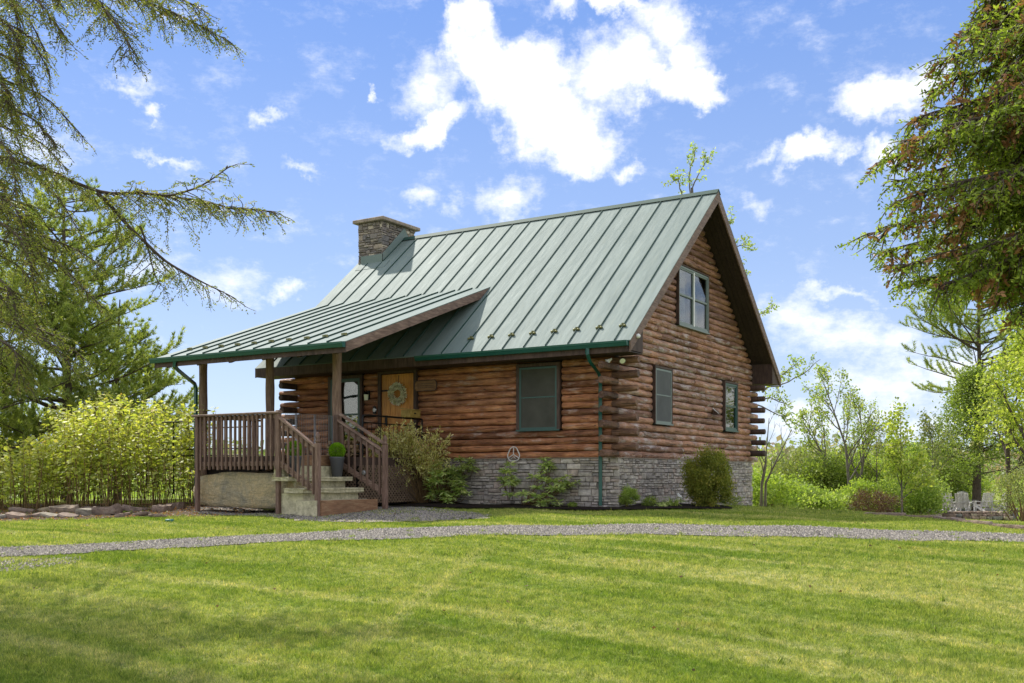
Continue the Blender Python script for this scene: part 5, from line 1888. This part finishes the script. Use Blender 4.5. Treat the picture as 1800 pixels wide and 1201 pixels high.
# ---- shrubs of the thicket behind the lawn
shr = [  # u, D, radius, height, material, label
    (1352, 36, .95, 1.25, L_THICK, 'pale yellow green bush behind the bare shrubs'),
    (1385, 38, 1.1, 1.05, L_FRESH, 'low fresh green bush at the lawn crest right of the cabin'),
    (1418, 44, 1.4, 2.6, L_DULL, 'olive brown bush standing under the leaning birch'),
    (1452, 42, 1.2, 2.1, L_CEDAR, 'dark green conical bush under the tallest birch'),
    (1446, 37, .9, .85, L_FRESH, 'small bright bush on the lawn edge in front of the dark conical bush'),
    (1490, 43, 1.4, 2.4, L_THICK, 'yellow green bush around the birch stems'),
    (1512, 38, .9, 1.2, L_THICK, 'light bush left of the reddish barberry'),
    (1560, 44, 1.5, 2.5, L_THICK, 'tall yellow green bush behind the reddish barberry'),
    (1604, 40, 1.25, 1.75, L_FRESH, 'rounded bright green shrub left of the fire pit wall'),
    (1650, 57, 1.5, 2.6, L_DULL, 'grey brown bush behind the leftmost grey chair'),
    (1640, 52, 1.9, 3.3, L_CEDAR, 'dark bush left of the big cedar'),
    (1690, 55, 1.9, 2.3, L_THICK, 'light bush far behind the grey chairs'),
]
for i, (u, D, rad, h, lm, lab) in enumerate(shr):
    bush('bush', lab, gb(u, D), rad, h, lm, N=int(3600 * rad * h), size=(.08, .14), clumps=34, seed=200 + i, stems=16, tight=.24)
bush('barberry_bush', 'reddish brown barberry bush at the edge of the lawn', gb(1535, 34.5), .78, .98, L_BROWN, N=8200, size=(.03, .06), clumps=40, seed=240, stems=30, tight=.18, low=.05)
bush('bush', 'reddish leaved shrub cut by the right picture edge beside the gravel', gb(1798, 27), .80, 1.35, L_DULL, N=5200, size=(.04, .07), clumps=46, seed=241, stems=18, tight=.16, low=.2)

# mid-distance scrub and far woods, too many to count
def mass(name, label, cat, n, Dr, hr, urange, leafm, per, size, seed, spreadf=.42):
    r_ = np.random.default_rng(seed)
    D = Dr[0] + (Dr[1] - Dr[0]) * r_.random(n) ** .8
    u = r_.uniform(*urange, n)
    P = np.array([CAM + (FWD + RGT * (uu - 900) / 1811.9) * dd for uu, dd in zip(u, D)])
    z = gz(P[:, 0], P[:, 1]); h = r_.uniform(*hr, n)
    P[:, 2] = z
    k = np.repeat(np.arange(n), per); N = len(k)
    hh = h[k]
    Q = P[k] + np.stack([r_.normal(size=N) * hh * spreadf * .6, r_.normal(size=N) * hh * spreadf * .6, hh * (.12 + .85 * r_.beta(1.6, 1.5, N))], 1)
    L = r_.uniform(*size, N) * (1 + D[k] / Dr[1]) / 1.5
    o = link_mesh(name, leaf_mesh(name, Q, r_.normal(size=(N, 3)), L, L * .7, None, np.clip(r_.random(n)[k] * .7 + r_.random(N) * .3, 0, 1)), leafm)
    tag(o, label, cat, kind='stuff')
    return o


mass('thicket_scrub', 'yellow green scrub filling the slope beyond the lawn', 'scrub', 210, (58, 110), (3.0, 5.2), (-300, 2200), L_FARG, 260, (.16, .34), 51)
mass('far_woodland', 'far wooded ridge in soft green and reddish spring colours', 'woodland', 1500, (180, 900), (9, 15), (-500, 2500), L_FAR, 70, (1.3, 2.6), 52, .5)

# ---- tall leafy shrub thicket left of the porch
r_ = np.random.default_rng(41)
st = MB(); LP = []; LD = []; LR = []
top_u = [-200, 0, 60, 100, 160, 240, 300, 340, 372]; top_v = [800, 786, 766, 746, 720, 698, 712, 738, 775]
for i in range(430):
    u = r_.uniform(-200, 352); D = r_.uniform(23.6, 27.5)
    if u > 325 and D < 24.6: D += 1.2
    p = gb(u, D)
    v = np.interp(u, top_u, top_v) + (1 - r_.random() ** 2.2) * 0 + r_.exponential(30) - 12 + 14 * math.sin(u * .031) + 9 * math.sin(u * .083 + 1)
    H = max(.7, .66 + (836 - v) / 1811.9 * D - p[2])
    path = wander(p, (r_.normal() * .09, r_.normal() * .09, 1), H, 8, .035, .0, r_)
    st.tube(path, list(np.linspace(.011, .004, 9)), 4, False)
    nl = int(H * 34)
    for j in range(nl):
        f = .16 + .84 * (j + r_.random()) / nl
        if f < .42 and r_.random() < .55: continue
        a_, d_ = along(path, min(f, .999))
        az_ = r_.uniform(0, 6.28); out = np.array([math.cos(az_), math.sin(az_), 0])
        reach = r_.uniform(.03, .26) * (1.15 - .6 * f)
        LP.append(a_ + out * reach + np.array([0, 0, reach * .25])); LD.append(out + np.array([0, 0, -.35]) + r_.normal(size=3) * .25)
        LR.append(np.clip(.25 + .55 * f * r_.random() + .25 * r_.random(), 0, 1))
sh = empty('shrub_thicket', tuple(gb(170, 25.5)), label='thicket of tall yellow green shrubs on brown canes left of the porch', cat='shrub', kind='stuff')
b0 = np.array(sh.location)
st.v = [tuple(np.array(v_) - b0) for v_ in st.v]
st.build('stems', M_STEM, sh)
LP = np.array(LP) - b0; N = len(LP)
nn = norm(np.array([0, 0, 1.0]) + r_.normal(size=(N, 3)) * .5)
Ls = r_.uniform(.05, .15, N)
link_mesh('leaves', leaf_mesh('leaves', LP, LD, Ls, Ls * .68, nn, np.array(LR)), L_KNOT, sh)
print('thicket leaves', N)

# ---- rock border in front of it
rbd = empty('rock_border', tuple(on_ground(170, 905)), label='low border of flat brown field stones in front of the yellow green shrubs', cat='stone border')
ro = np.array(rbd.location)


def rock(L, Wd, H, seed, sub=2):
    rs_ = random.Random(seed)
    bm = bmesh.new(); bmesh.ops.create_cube(bm, size=1)
    bmesh.ops.subdivide_edges(bm, edges=list(bm.edges), cuts=sub, use_grid_fill=True)
    sd2 = Vector((rs_.random() * 40, rs_.random() * 40, rs_.random() * 40))
    for v in bm.verts:
        q = v.co * 2
        k_ = 1 - .16 * (q.x * q.x) * (q.y * q.y) - .1 * abs(q.z)
        c = Vector((q.x * L / 2 * k_, q.y * Wd / 2 * k_, q.z * H / 2))
        nv = mnoise.noise_vector(c * 5 + sd2)
        v.co = c + Vector((nv.x * L * .13, nv.y * Wd * .13, nv.z * H * .28))
    bm.verts.index_update(); mb = MB()
    mb.add([v.co for v in bm.verts], [[v.index for v in f.verts] for f in bm.faces]); bm.free(); return mb


rocks = [(-8, 911, .35, .15), (20, 910, .45, .16), (32, 898, .62, .14), (58, 907, .40, .13), (73, 897, .42, .14), (82, 908, .42, .13), (107, 900, .74, .24), (112, 908, .50, .10), (142, 904, .42, .22), (147, 895, .40, .12), (165, 903, .30, .26), (188, 903, .55, .28), (208, 907, .30, .12), (228, 897, .62, .18), (243, 905, .35, .09), (278, 898, .42, .22), (270, 907, .34, .08), (302, 893, .50, .22), (-45, 909, .6, .2), (-90, 910, .7, .2)]
for i, (u, v, L, H) in enumerate(rocks):
    p = on_ground(u, v + 3)
    H *= .72
    o = rock(L * .92, .34, H, 300 + i).build('stone', M_ROCK, rbd)
    o.location = tuple(p - ro + np.array([0, 0.1, H * .42])); o.rotation_euler = (random.uniform(-.22, .22), random.uniform(-.2, .2), YAW + random.uniform(-.35, .35))
for i, (u, v, c_) in enumerate(((298, 917, None),)):
    p = on_ground(u, v)
    o = MB().lathe([(.075, -.03), (.085, .03), (.07, .045), (0, .048)], (0, 0, 0), 16).build('valve_lid', flat('teal plastic lid', (.03, .16, .13), .5), None, tuple(p))
    tag(o, 'small round teal plastic lid set in the grass in front of the porch', 'lid')

# ---- foundation planting
wp = on_ground(738, 886)
r_ = np.random.default_rng(43)
wl = empty('variegated_shrub', tuple(wp), label='cream and yellow leaved willow shrub beside the steps in front of the lattice', cat='shrub')
mb = MB(); LP = []; LD = []
for i in range(140):
    u = r_.uniform(640, 792); v = 735 + abs(r_.normal()) * 42 + (abs(u - 715) * .38)
    if v > 825: v = r_.uniform(770, 820)
    D = np.linalg.norm([0]) + 23.9 + r_.uniform(-.7, .35)
    if u < 690: D = 23.6 + r_.uniform(-.5, .1); v = max(v, 745 + r_.uniform(0, 30))
    tip = at(u, v, D) - wp
    b_ = np.array([r_.normal() * .12, r_.normal() * .08, 0])
    midp = b_ * .4 + tip * .6 + np.array([0, 0, .12]) + r_.normal(size=3) * .05
    low_ = b_ * .8 + tip * .2 + r_.normal(size=3) * .04
    q = np.array([b_, low_, midp, tip]); q = np.concatenate([np.linspace(q[k_], q[k_ + 1], 4)[:-1] for k_ in range(3)] + [q[-1:]])
    q[1:-1] = (q[:-2] + q[1:-1] * 2 + q[2:]) / 4
    mb.tube(q, list(np.linspace(.010, .003, len(q))), 4, False)
    for j in range(5):
        p_, d_ = along(q, r_.uniform(.5, .97))
        s_ = wander(p_, d_ + r_.normal(size=3) * .6, r_.uniform(.12, .3), 3, .15, .1, r_)
        mb.tube(s_, [.003] * 4, 3, False)
        for g in np.linspace(.1, 1, 13):
            a_, dd_ = along(s_, min(g, .99)); LP.append(a_ + r_.normal(size=3) * .015); LD.append(dd_ + r_.normal(size=3) * .7)
    for g in np.linspace(.55, 1, 14):
        a_, dd_ = along(q, min(g, .999)); LP.append(a_ + r_.normal(size=3) * .012); LD.append(dd_ + r_.normal(size=3) * .7)
mb.build('stems', M_STEM, wl)
N = len(LP); Ls = r_.uniform(.055, .09, N)
link_mesh('leaves', leaf_mesh('leaves', LP, LD, Ls, Ls * .38, None), L_WILL, wl)


def rhodo(label, base, whorls, seed):
    r_ = np.random.default_rng(seed)
    t = empty('rhododendron', tuple(base), label=label, cat='shrub')
    mb = MB(); LP, LD, LN, LL = [], [], [], []
    for (u, v, D) in list(whorls) + [(a + r_.normal() * 6, b + r_.normal() * 5, c + r_.normal() * .08) for a, b, c in whorls]:
        p = at(u, v, D) - base
        b_ = np.array([r_.normal() * .05, r_.normal() * .05, 0])
        q = np.array([b_, b_ * .5 + p * .5 + np.array([r_.normal() * .05, r_.normal() * .05, -.06]), p])
        mb.tube(q, [.011, .008, .005], 4, False)
        n = r_.integers(14, 22)
        for k_ in range(n):
            a = 2 * math.pi * k_ / n + r_.random() * .4
            el = r_.uniform(-.5, .45)
            d = np.array([math.cos(a) * math.cos(el), math.sin(a) * math.cos(el), math.sin(el)])
            LP.append(p + d * .01); LD.append(d); LL.append(r_.uniform(.13, .20)); LN.append(np.array([0, 0, 1]) + r_.normal(size=3) * .3)
    mb.build('stems', M_STEM, t)
    LL = np.array(LL)
    link_mesh('leaves', leaf_mesh('leaves', LP, LD, LL, LL * .27, norm(np.array(LN)), None, fold=.12), L_RHO, t)
    return t


def scatter_w(cx, cy, rx, ry, n, D, seed, lim=None):
    r_ = np.random.default_rng(seed); o = []
    while len(o) < n:
        a, b = r_.uniform(-1, 1, 2)
        if a * a + b * b < 1: o.append((cx + a * rx, cy + b * ry, D + r_.uniform(-.28, .28)))
    return o


rhodo('bushy rhododendron with drooping green leaves right of the lattice', on_ground(786, 886), scatter_w(785, 850, 34, 31, 34, 23.6, 1) + [(757, 872, 23.4), (762, 832, 23.5), (812, 868, 23.4)], 1)
rhodo('small high rhododendron sprig against the stone right of the bushy one', on_ground(822, 884), [(808, 808, 23.6), (815, 816, 23.6), (824, 820, 23.6), (834, 822, 23.5), (828, 812, 23.6), (812, 822, 23.5)], 2)
rhodo('narrow upright light green rhododendron below the white ornament', on_ground(893, 886), [(884, 828, 22.6), (893, 832, 22.5), (901, 826, 22.6), (886, 845, 22.5), (898, 850, 22.4), (906, 846, 22.5), (889, 852, 22.5), (892, 868, 22.3), (900, 838, 22.5), (884, 842, 22.5)], 3)
rhodo('wide open branched rhododendron below the front window', on_ground(925, 890), [(940, 838, 22.3), (950, 834, 22.4), (958, 842, 22.3), (944, 856, 22.2), (918, 866, 22.1), (930, 880, 22.0), (945, 874, 22.1), (958, 882, 22.0), (962, 870, 22.1), (972, 878, 22.1), (970, 858, 22.2), (983, 850, 22.2), (990, 842, 22.2), (996, 852, 22.2), (985, 862, 22.1), (976, 846, 22.3), (1001, 850, 22.2), (978, 887, 22.0), (950, 885, 22)], 4)
rhodo('single tall rhododendron shoot touching the stones under the front window', on_ground(962, 889), [(962, 812, 22.5), (966, 818, 22.5), (960, 820, 22.4)], 5)

bp_ = on_ground(1240, 893)
bush('boxwood', 'rounded yellow green boxwood at the gable wall', bp_ + np.array([0, .16, 0]), .50, 1.20, L_BOX, N=22000, size=(.034, .06), clumps=90, seed=250, stems=14, tight=.17, low=.04)
bush('clump_plant', 'small bright green feathery mound near the corner downspout', on_ground(1104, 893), .22, .36, L_FRESH, N=5200, size=(.03, .065), wr=.25, clumps=26, seed=251, stems=6, cat='plant', tight=.2)
for i, (u, v, s_, lab) in enumerate(((1142, 892, .16, 'dark low plant right of the feathery mound'), (1283, 893, .22, 'blue green ground plant under the right side of the boxwood'), (1047, 892, .08, 'tiny light plant at the foot of the downspout'), (1005, 893, .09, 'tiny bright plant between rhododendron and downspout'), (1030, 889, .11, 'small dark green upright plant against the corner stones'), (1152, 884, .12, 'low rosette plant behind the daylily'))):
    bush('ground_plant', lab, on_ground(u, v), s_, s_ * 1.1, L_CEDAR if i in (0, 4, 1) else L_FRESH, N=900, size=(.02, .045), clumps=12, seed=260 + i, stems=0, cat='plant', tight=.3)


def blades(name, label, base, n, L, w_, leafm, seed, cat='plant'):
    r_ = np.random.default_rng(seed)
    t = empty(name, tuple(base), label=label, cat=cat)
    a = r_.random(n) * 6.28; el = r_.uniform(.5, 1.3, n)
    P = np.stack([r_.normal(size=n) * .04, r_.normal(size=n) * .04, np.zeros(n)], 1)
    d = np.stack([np.cos(a) * np.cos(el), np.sin(a) * np.cos(el), np.sin(el)], 1)
    Ls = L * r_.uniform(.6, 1.1, n)
    link_mesh('blades', leaf_mesh('blades', P, d, Ls, w_, None), leafm, t)
    # arching outer halves
    d2 = d.copy(); d2[:, 2] -= .9
    link_mesh('tips', leaf_mesh('tips', P + d * Ls[:, None] * .8, d2, Ls * .6, w_ * .8, None), leafm, t)


blades('daylily', 'strap-leaved daylily left of the boxwood', on_ground(1183, 892), 70, .26, .018, L_FRESH, 1)
blades('daylily', 'smaller strap-leaved daylily left of the bigger one', on_ground(1165, 893), 36, .17, .015, L_RHO, 2)
for i, (u, v, lab) in enumerate(((708, 876, 'pink flower beside the far newel post'), (745, 882, 'magenta flower under the variegated shrub'), (904, 878, 'rose flower under the upright rhododendron'), (866, 884, 'purple flower in the mulch'), (844, 877, 'white flower in the mulch'))):
    p = on_ground(u, v + 4)
    t = empty('flower', tuple(p), label=lab, cat='flower')
    MB().tube([(0, 0, 0), (0, 0, .09)], .004, 4).build('stem', M_STEM, t)
    P = np.tile([0, 0, .09], (24, 1)) + r_.normal(size=(24, 3)) * .012
    link_mesh('petals', leaf_mesh('petals', P, r_.normal(size=(24, 3)), .035, .03), L_PINK if i != 4 else L_WREATH, t)
sp = empty('solar_light', tuple(on_ground(1196, 892)), label='small white tilted marker left of the boxwood', cat='marker')
MB().tube([(0, 0, 0), (0, 0, .22)], .008, 5).build('stake', M_BLACK, sp)
MB().beam((-.06, 0, .30), (.03, 0, .20), .05, .03).build('head', M_WHITE, sp)

# ---- fire pit terrace with grey chairs
TZ = -1.03
def adirondack(loc, rz, label):
    t = empty('garden_chair', loc, rz, label=label, cat='chair', group='grey chairs round the fire pit')
    lay = math.radians(22)
    for i in range(6):
        x = -.24 + i * .096
        h = .72 + .06 * (1 - abs(i - 2.5) / 2.5)
        MB().beam((x, .18, .30), (x * 1.15, .18 + h * math.sin(lay), .30 + h * math.cos(lay)), .085, .02, (0, 1, 0)).build('back_slat', M_GREYW, t)
    for i in range(5):
        y = -.32 + i * .11
        MB().beam((-.27, y, .39 - (i) * .022), (.27, y, .39 - i * .022), .095, .02).build('seat_slat', M_GREYW, t)
    for sx in (-1, 1):
        MB().box(sx * .36 - .065, sx * .36 + .065, -.42, .34, .54, .56).build('armrest', M_GREYW, t)
        MB().box(sx * .30 - .015, sx * .30 + .015, -.38, -.29, 0, .54).build('leg', M_GREYW, t)
        MB().beam((sx * .27, -.36, .36), (sx * .27, .5, .06), .03, .11).build('side_rail', M_GREYW, t)
        MB().box(sx * .30 - .015, sx * .30 + .015, .20, .28, .1, .54).build('leg', M_GREYW, t)
    MB().beam((-.38, .33, .55), (.38, .33, .55), .06, .02).build('back_brace', M_GREYW, t)
    t.scale = (.88, .88, .92)
    return t


for (u, D, fac, lab) in ((1672, 46.5, 122, 'grey chair seen from its side at the left end of the terrace'), (1700, 49.5, 10, 'grey slatted chair facing the lawn, in the middle of the terrace'), (1692, 45.6, 150, 'grey chair in front of the middle one, turned away from the lawn'), (1729, 47.0, 190, 'grey chair with its back to the lawn, right of the middle one'), (1760, 48.0, -70, 'grey chair half hidden by the reddish shrub'), (1676, 50.5, 60, 'grey chair behind the leftmost one')):
    p = gb(u, D)
    adirondack((p[0], p[1], TZ), YAW + R(fac), lab)
ter = MB()
tcs = [(CAM + (FWD + RGT * (u - 900) / 1811.9) * D)[:2] for u, D in ((1626, 43.7), (1775, 43.7), (1790, 54), (1630, 54))]
ter.prism([(a, b, TZ - .4) for a, b in tcs], (0, 0, .4))
tag(ter.build('terrace', M_GRAVEL), kind='structure')
# terrace wall
tw = empty('terrace_wall', tuple(gb(1690, 43.5)), label='low dry stone terrace wall in front of the grey chairs', cat='stone wall')
two = np.array(tw.location); sdn = 400
for row in range(3):
    u = 1624 + row * 3
    while u < 1764:
        wpx = random.uniform(9, 20)
        p = gb(u + wpx / 2, 43.5 + row * .12); L = wpx / 1811.9 * 43.5
        o = rock(L, .42, .13, sdn).build('stone', M_ROCK, tw); sdn += 1
        p[2] = TZ - .10 + row * .10
        o.location = tuple(p - two); o.rotation_euler = (0, random.uniform(-.06, .06), YAW + random.uniform(-.1, .1))
        u += wpx * .97
# gravel round the terrace
tg = [(CAM + (FWD + RGT * (u - 900) / 1811.9) * D)[:2] for u, D in ((1690, 42.5), (1740, 42.5), (1790, 42.0), (1860, 42))]
tn = [on_ground(u, v)[:2] for u, v in ((1700, 918), (1735, 921), (1780, 926), (1850, 933))]
strip('terrace_gravel', dense(tn, 20), dense(tg, 20), M_GRAVEL, .02, 8, .1)
# edging stones
eg = empty('stone_edging', tuple(on_ground(1680, 917)), label='curved line of flat dark stones along the lawn edge', cat='stone edging')
ego = np.array(eg.location)
ep = np.array([on_ground(u, v) for u, v in ((1520, 905), (1560, 907.5), (1600, 910), (1640, 913), (1680, 917), (1720, 922), (1760, 927), (1800, 932), (1850, 939))])
sL = np.r_[0, np.cumsum(np.linalg.norm(np.diff(ep, axis=0), axis=1))]
s_ = 0.0; i = 0
while s_ < sL[-1] - .4:
    L = random.uniform(.5, .95)
    a = np.array([np.interp(s_, sL, ep[:, k_]) for k_ in range(3)]); b = np.array([np.interp(min(s_ + L, sL[-1]), sL, ep[:, k_]) for k_ in range(3)])
    o = rock(L * .98, .20, .09, 500 + i).build('stone', M_ROCK, eg); i += 1
    m_ = (a + b) / 2; m_[2] = gz(m_[0], m_[1]) + .02
    o.location = tuple(m_ - ego); o.rotation_euler = (0, 0, math.atan2(b[1] - a[1], b[0] - a[0]))
    s_ += L


# ------------------------------------------------------------------ grass, pebbles
def inside(px, py, poly):
    r = np.zeros(px.shape, bool); n = len(poly)
    for i in range(n):
        x1, y1 = poly[i]; x2, y2 = poly[(i + 1) % n]
        c = (y1 > py) != (y2 > py)
        with np.errstate(divide='ignore', invalid='ignore'):
            xi = (x2 - x1) * (py - y1) / (y2 - y1) + x1
        r ^= c & (px < xi)
    return r


def rp(P, n=50):
    P = np.array(P); i = np.linspace(0, len(P) - 1, n).astype(int); return P[i]


def loop(A, B): return np.concatenate([rp(A), rp(B)[::-1]])


r_ = np.random.default_rng(77)
Dmin, Dmax = 7.0, 34.0
Ntot = 900000
D = Dmin * (Dmax / Dmin) ** r_.random(Ntot)
t = r_.uniform(-1, 1, Ntot) * (.515 * D + .3)
gx, gy = xy(t, D)
jx = gx + r_.normal(size=Ntot) * .17 + .12 * np.sin(gx * 2.7 + gy); jy = gy + r_.normal(size=Ntot) * .17 + .12 * np.sin(gx * 3.9)
on_drive = inside(jx, jy, loop(PNd, PFd)); on_apron = inside(jx, jy, loop(AN, AF))
on_bed = inside(gx, gy, loop(bedF, bedB)); on_earth = inside(jx, jy, loop(EN, EF))
in_house = (gx < .02) & (gy > -.02) & (gx > -10)
under_porch = (gx > -9.9) & (gx < -4.2) & (gy > -4.5) & (gy < 0)
u_ = r_.random(Ntot)
patch = np.sin(gx * 3.1 + 1) * np.sin(gy * 3.7) + np.sin(gx * 1.3 - gy * 1.9)
bare_l = inside(jx, jy, np.array([on_ground(a, b)[:2] for a, b in ((-80, 986), (60, 984), (140, 980), (130, 992), (40, 1002), (-80, 1006))]))
keep = ~(on_drive & (u_ > .02)) & ~(on_apron & (u_ > np.where(patch > .1, .6, .12))) & ~(on_bed) & ~(on_earth & (u_ > .10)) & ~in_house & ~under_porch & ~(bare_l & (u_ > .6))
gx, gy, D, on_drive = gx[keep], gy[keep], D[keep], on_drive[keep]
N = len(gx)
zz = gz(gx, gy)
clump = .5 + .5 * np.sin(gx * 9.1 + 2 * np.sin(gy * 5.3)) * np.sin(gy * 8.3 + 2 * np.sin(gx * 6.1))
h = r_.uniform(.018, .040, N) * (.7 + .6 * clump) * (1 + .012 * D) * np.where(r_.random(N) < .01, 1.7, 1)
wd = .00075 * D + .0015
P = np.stack([gx, gy, zz - .004], 1)
dd = np.stack([r_.normal(size=N) * .45, r_.normal(size=N) * .45, np.ones(N)], 1)
nr = norm(np.stack([r_.normal(size=N), r_.normal(size=N), np.full(N, .25)], 1))
o = link_mesh('grass', leaf_mesh('grass', P, dd, h, wd, nr, r_.random(N), tri=True), M_BLADE)
tag(o, 'mown green lawn grass in front of the cabin', 'grass', kind='stuff')
print('grass', N)
# rough tall grass along the thicket
N = 16000
u = r_.uniform(1330, 1900, N); Dg = r_.uniform(33, 44, N)
u = np.where(r_.random(N) < .35, r_.uniform(1555, 1640, N), u)
Pt = CAM + FWD * Dg[:, None] + RGT * ((u - 900) / 1811.9 * Dg)[:, None]
Pt[:, 2] = gz(Pt[:, 0], Pt[:, 1])
ok = ~inside(Pt[:, 0], Pt[:, 1], loop(dense(tn, 20), dense(tg, 20))) & (u < 1640)
Pt = Pt[ok]; N = len(Pt)
M_TALL = leaf_mat('tall rough grass', [(0, (.14, .19, .05)), (.6, (.28, .30, .10)), (1, (.42, .36, .20))], .3)
o = link_mesh('rough_grass', leaf_mesh('rough_grass', Pt, np.stack([r_.normal(size=N) * .25, r_.normal(size=N) * .25, np.ones(N)], 1), r_.uniform(.12, .42, N), .022, None, None, tri=True), M_TALL)
tag(o, 'rough pale grass at the foot of the thicket', 'grass', kind='stuff')


def pebbles(name, poly, n, size, label, lift):
    lo_, hi_ = poly.min(0), poly.max(0)
    # sample in view space so that near stones are as dense as far ones
    x = r_.uniform(lo_[0], hi_[0], n * 4); y = r_.uniform(lo_[1], hi_[1], n * 4)
    t_, D_ = tD(x, y)
    ok = inside(x + r_.normal(size=len(x)) * .05, y + r_.normal(size=len(x)) * .05, poly) & (np.abs(t_) < .55 * D_)
    x, y = x[ok][:n], y[ok][:n]; N = len(x)
    z = gz(x, y) + lift
    s_ = r_.uniform(size[0], size[1], N)
    a = r_.random((N, 4)) * 6.28
    base = np.stack([x, y, z], 1)
    V = np.zeros((N, 4, 3))
    for k_ in range(3):
        an = a[:, 0] + k_ * 2.09 + r_.normal(size=N) * .3
        V[:, k_] = base + np.stack([np.cos(an) * s_, np.sin(an) * s_, -.003 * np.ones(N)], 1)
    V[:, 3] = base + np.stack([r_.normal(size=N) * s_ * .3, r_.normal(size=N) * s_ * .3, s_ * r_.uniform(.5, 1.1, N)], 1)
    F = np.array([[0, 1, 3], [1, 2, 3], [2, 0, 3]])
    me = bpy.data.meshes.new(name); me.vertices.add(N * 4); me.vertices.foreach_set('co', V.reshape(-1).astype(np.float32))
    idx_ = (np.arange(N)[:, None, None] * 4 + F[None]).reshape(-1)
    me.loops.add(len(idx_)); me.loops.foreach_set('vertex_index', idx_.astype(np.int32))
    nf = N * 3; me.polygons.add(nf); me.polygons.foreach_set('loop_start', np.arange(0, nf * 3, 3, dtype=np.int32)); me.polygons.foreach_set('loop_total', np.full(nf, 3, dtype=np.int32))
    me.update(calc_edges=True)
    at_ = me.attributes.new('rnd', 'FLOAT', 'POINT'); at_.data.foreach_set('value', np.repeat(r_.random(N), 4).astype(np.float32))
    o = link_mesh(name, me, M_PEB); tag(o, label, 'gravel', kind='stuff')


pebbles('driveway_gravel', loop(PNd, PFd), 42000, (.008, .022), 'grey crushed stone on the driveway', .014)
pebbles('path_gravel', loop(AN, AF), 9000, (.008, .022), 'mixed loose gravel in front of the steps', .014)
pebbles('edge_gravel', np.array([on_ground(a, b)[:2] for a, b in ((-80, 986), (60, 984), (140, 980), (130, 992), (40, 1002), (-80, 1006))]), 900, (.01, .026), 'loose gravel spilled on the grass at the left', .004)
# leaf litter on the earth and bed
N = 5000
P_ = loop(EN, EF); lo_, hi_ = P_.min(0), P_.max(0)
x = r_.uniform(lo_[0], hi_[0], N * 3); y = r_.uniform(lo_[1], hi_[1], N * 3)
ok = inside(x, y, P_); x, y = x[ok][:N], y[ok][:N]; N = len(x)
o = link_mesh('leaf_litter', leaf_mesh('leaf_litter', np.stack([x, y, gz(x, y) + .02], 1), r_.normal(size=(N, 3)) * np.array([1, 1, .2]), .06, .03, None), L_DEADL)
tag(o, 'dry brown leaves lying under the shrubs', 'leaf litter', kind='stuff')

N = 70
D_ = r_.uniform(8, 24, N); t_ = r_.uniform(-1, 1, N) * .5 * D_
x, y = xy(t_, D_)
ok = ~inside(x, y, loop(PNd, PFd)); x, y = x[ok], y[ok]; N = len(x)
o = link_mesh('fallen_leaves', leaf_mesh('fallen_leaves', np.stack([x, y, gz(x, y) + .03], 1), r_.normal(size=(N, 3)) * np.array([1, 1, .3]), r_.uniform(.03, .06, N), .03, None), L_BROWN)
tag(o, 'a few dry brown leaves scattered over the lawn', 'leaf litter', kind='stuff')

N = 9000
c_ = r_.integers(0, 420, N)
Dc = 7.4 * (26 / 7.4) ** r_.random(420); tc_ = r_.uniform(-1, 1, 420) * .52 * Dc
cx_, cy_ = xy(tc_, Dc)
x = cx_[c_] + r_.normal(size=N) * .035; y = cy_[c_] + r_.normal(size=N) * .035
ok = ~inside(x, y, loop(bedF, bedB)) & ~((x < .05) & (y > -.05)) & ~((x > -10) & (x < -4) & (y > -4.8))
x, y, Dk = x[ok], y[ok], Dc[c_][ok]; N = len(x)
o = link_mesh('grass_tufts', leaf_mesh('grass_tufts', np.stack([x, y, gz(x, y)], 1), np.stack([r_.normal(size=N) * .7, r_.normal(size=N) * .7, np.ones(N)], 1), r_.uniform(.04, .085, N), .004 + .0007 * Dk, None, None, tri=True), L_CEDAR)
tag(o, 'darker coarse grass tufts standing above the mown lawn', 'grass', kind='stuff')
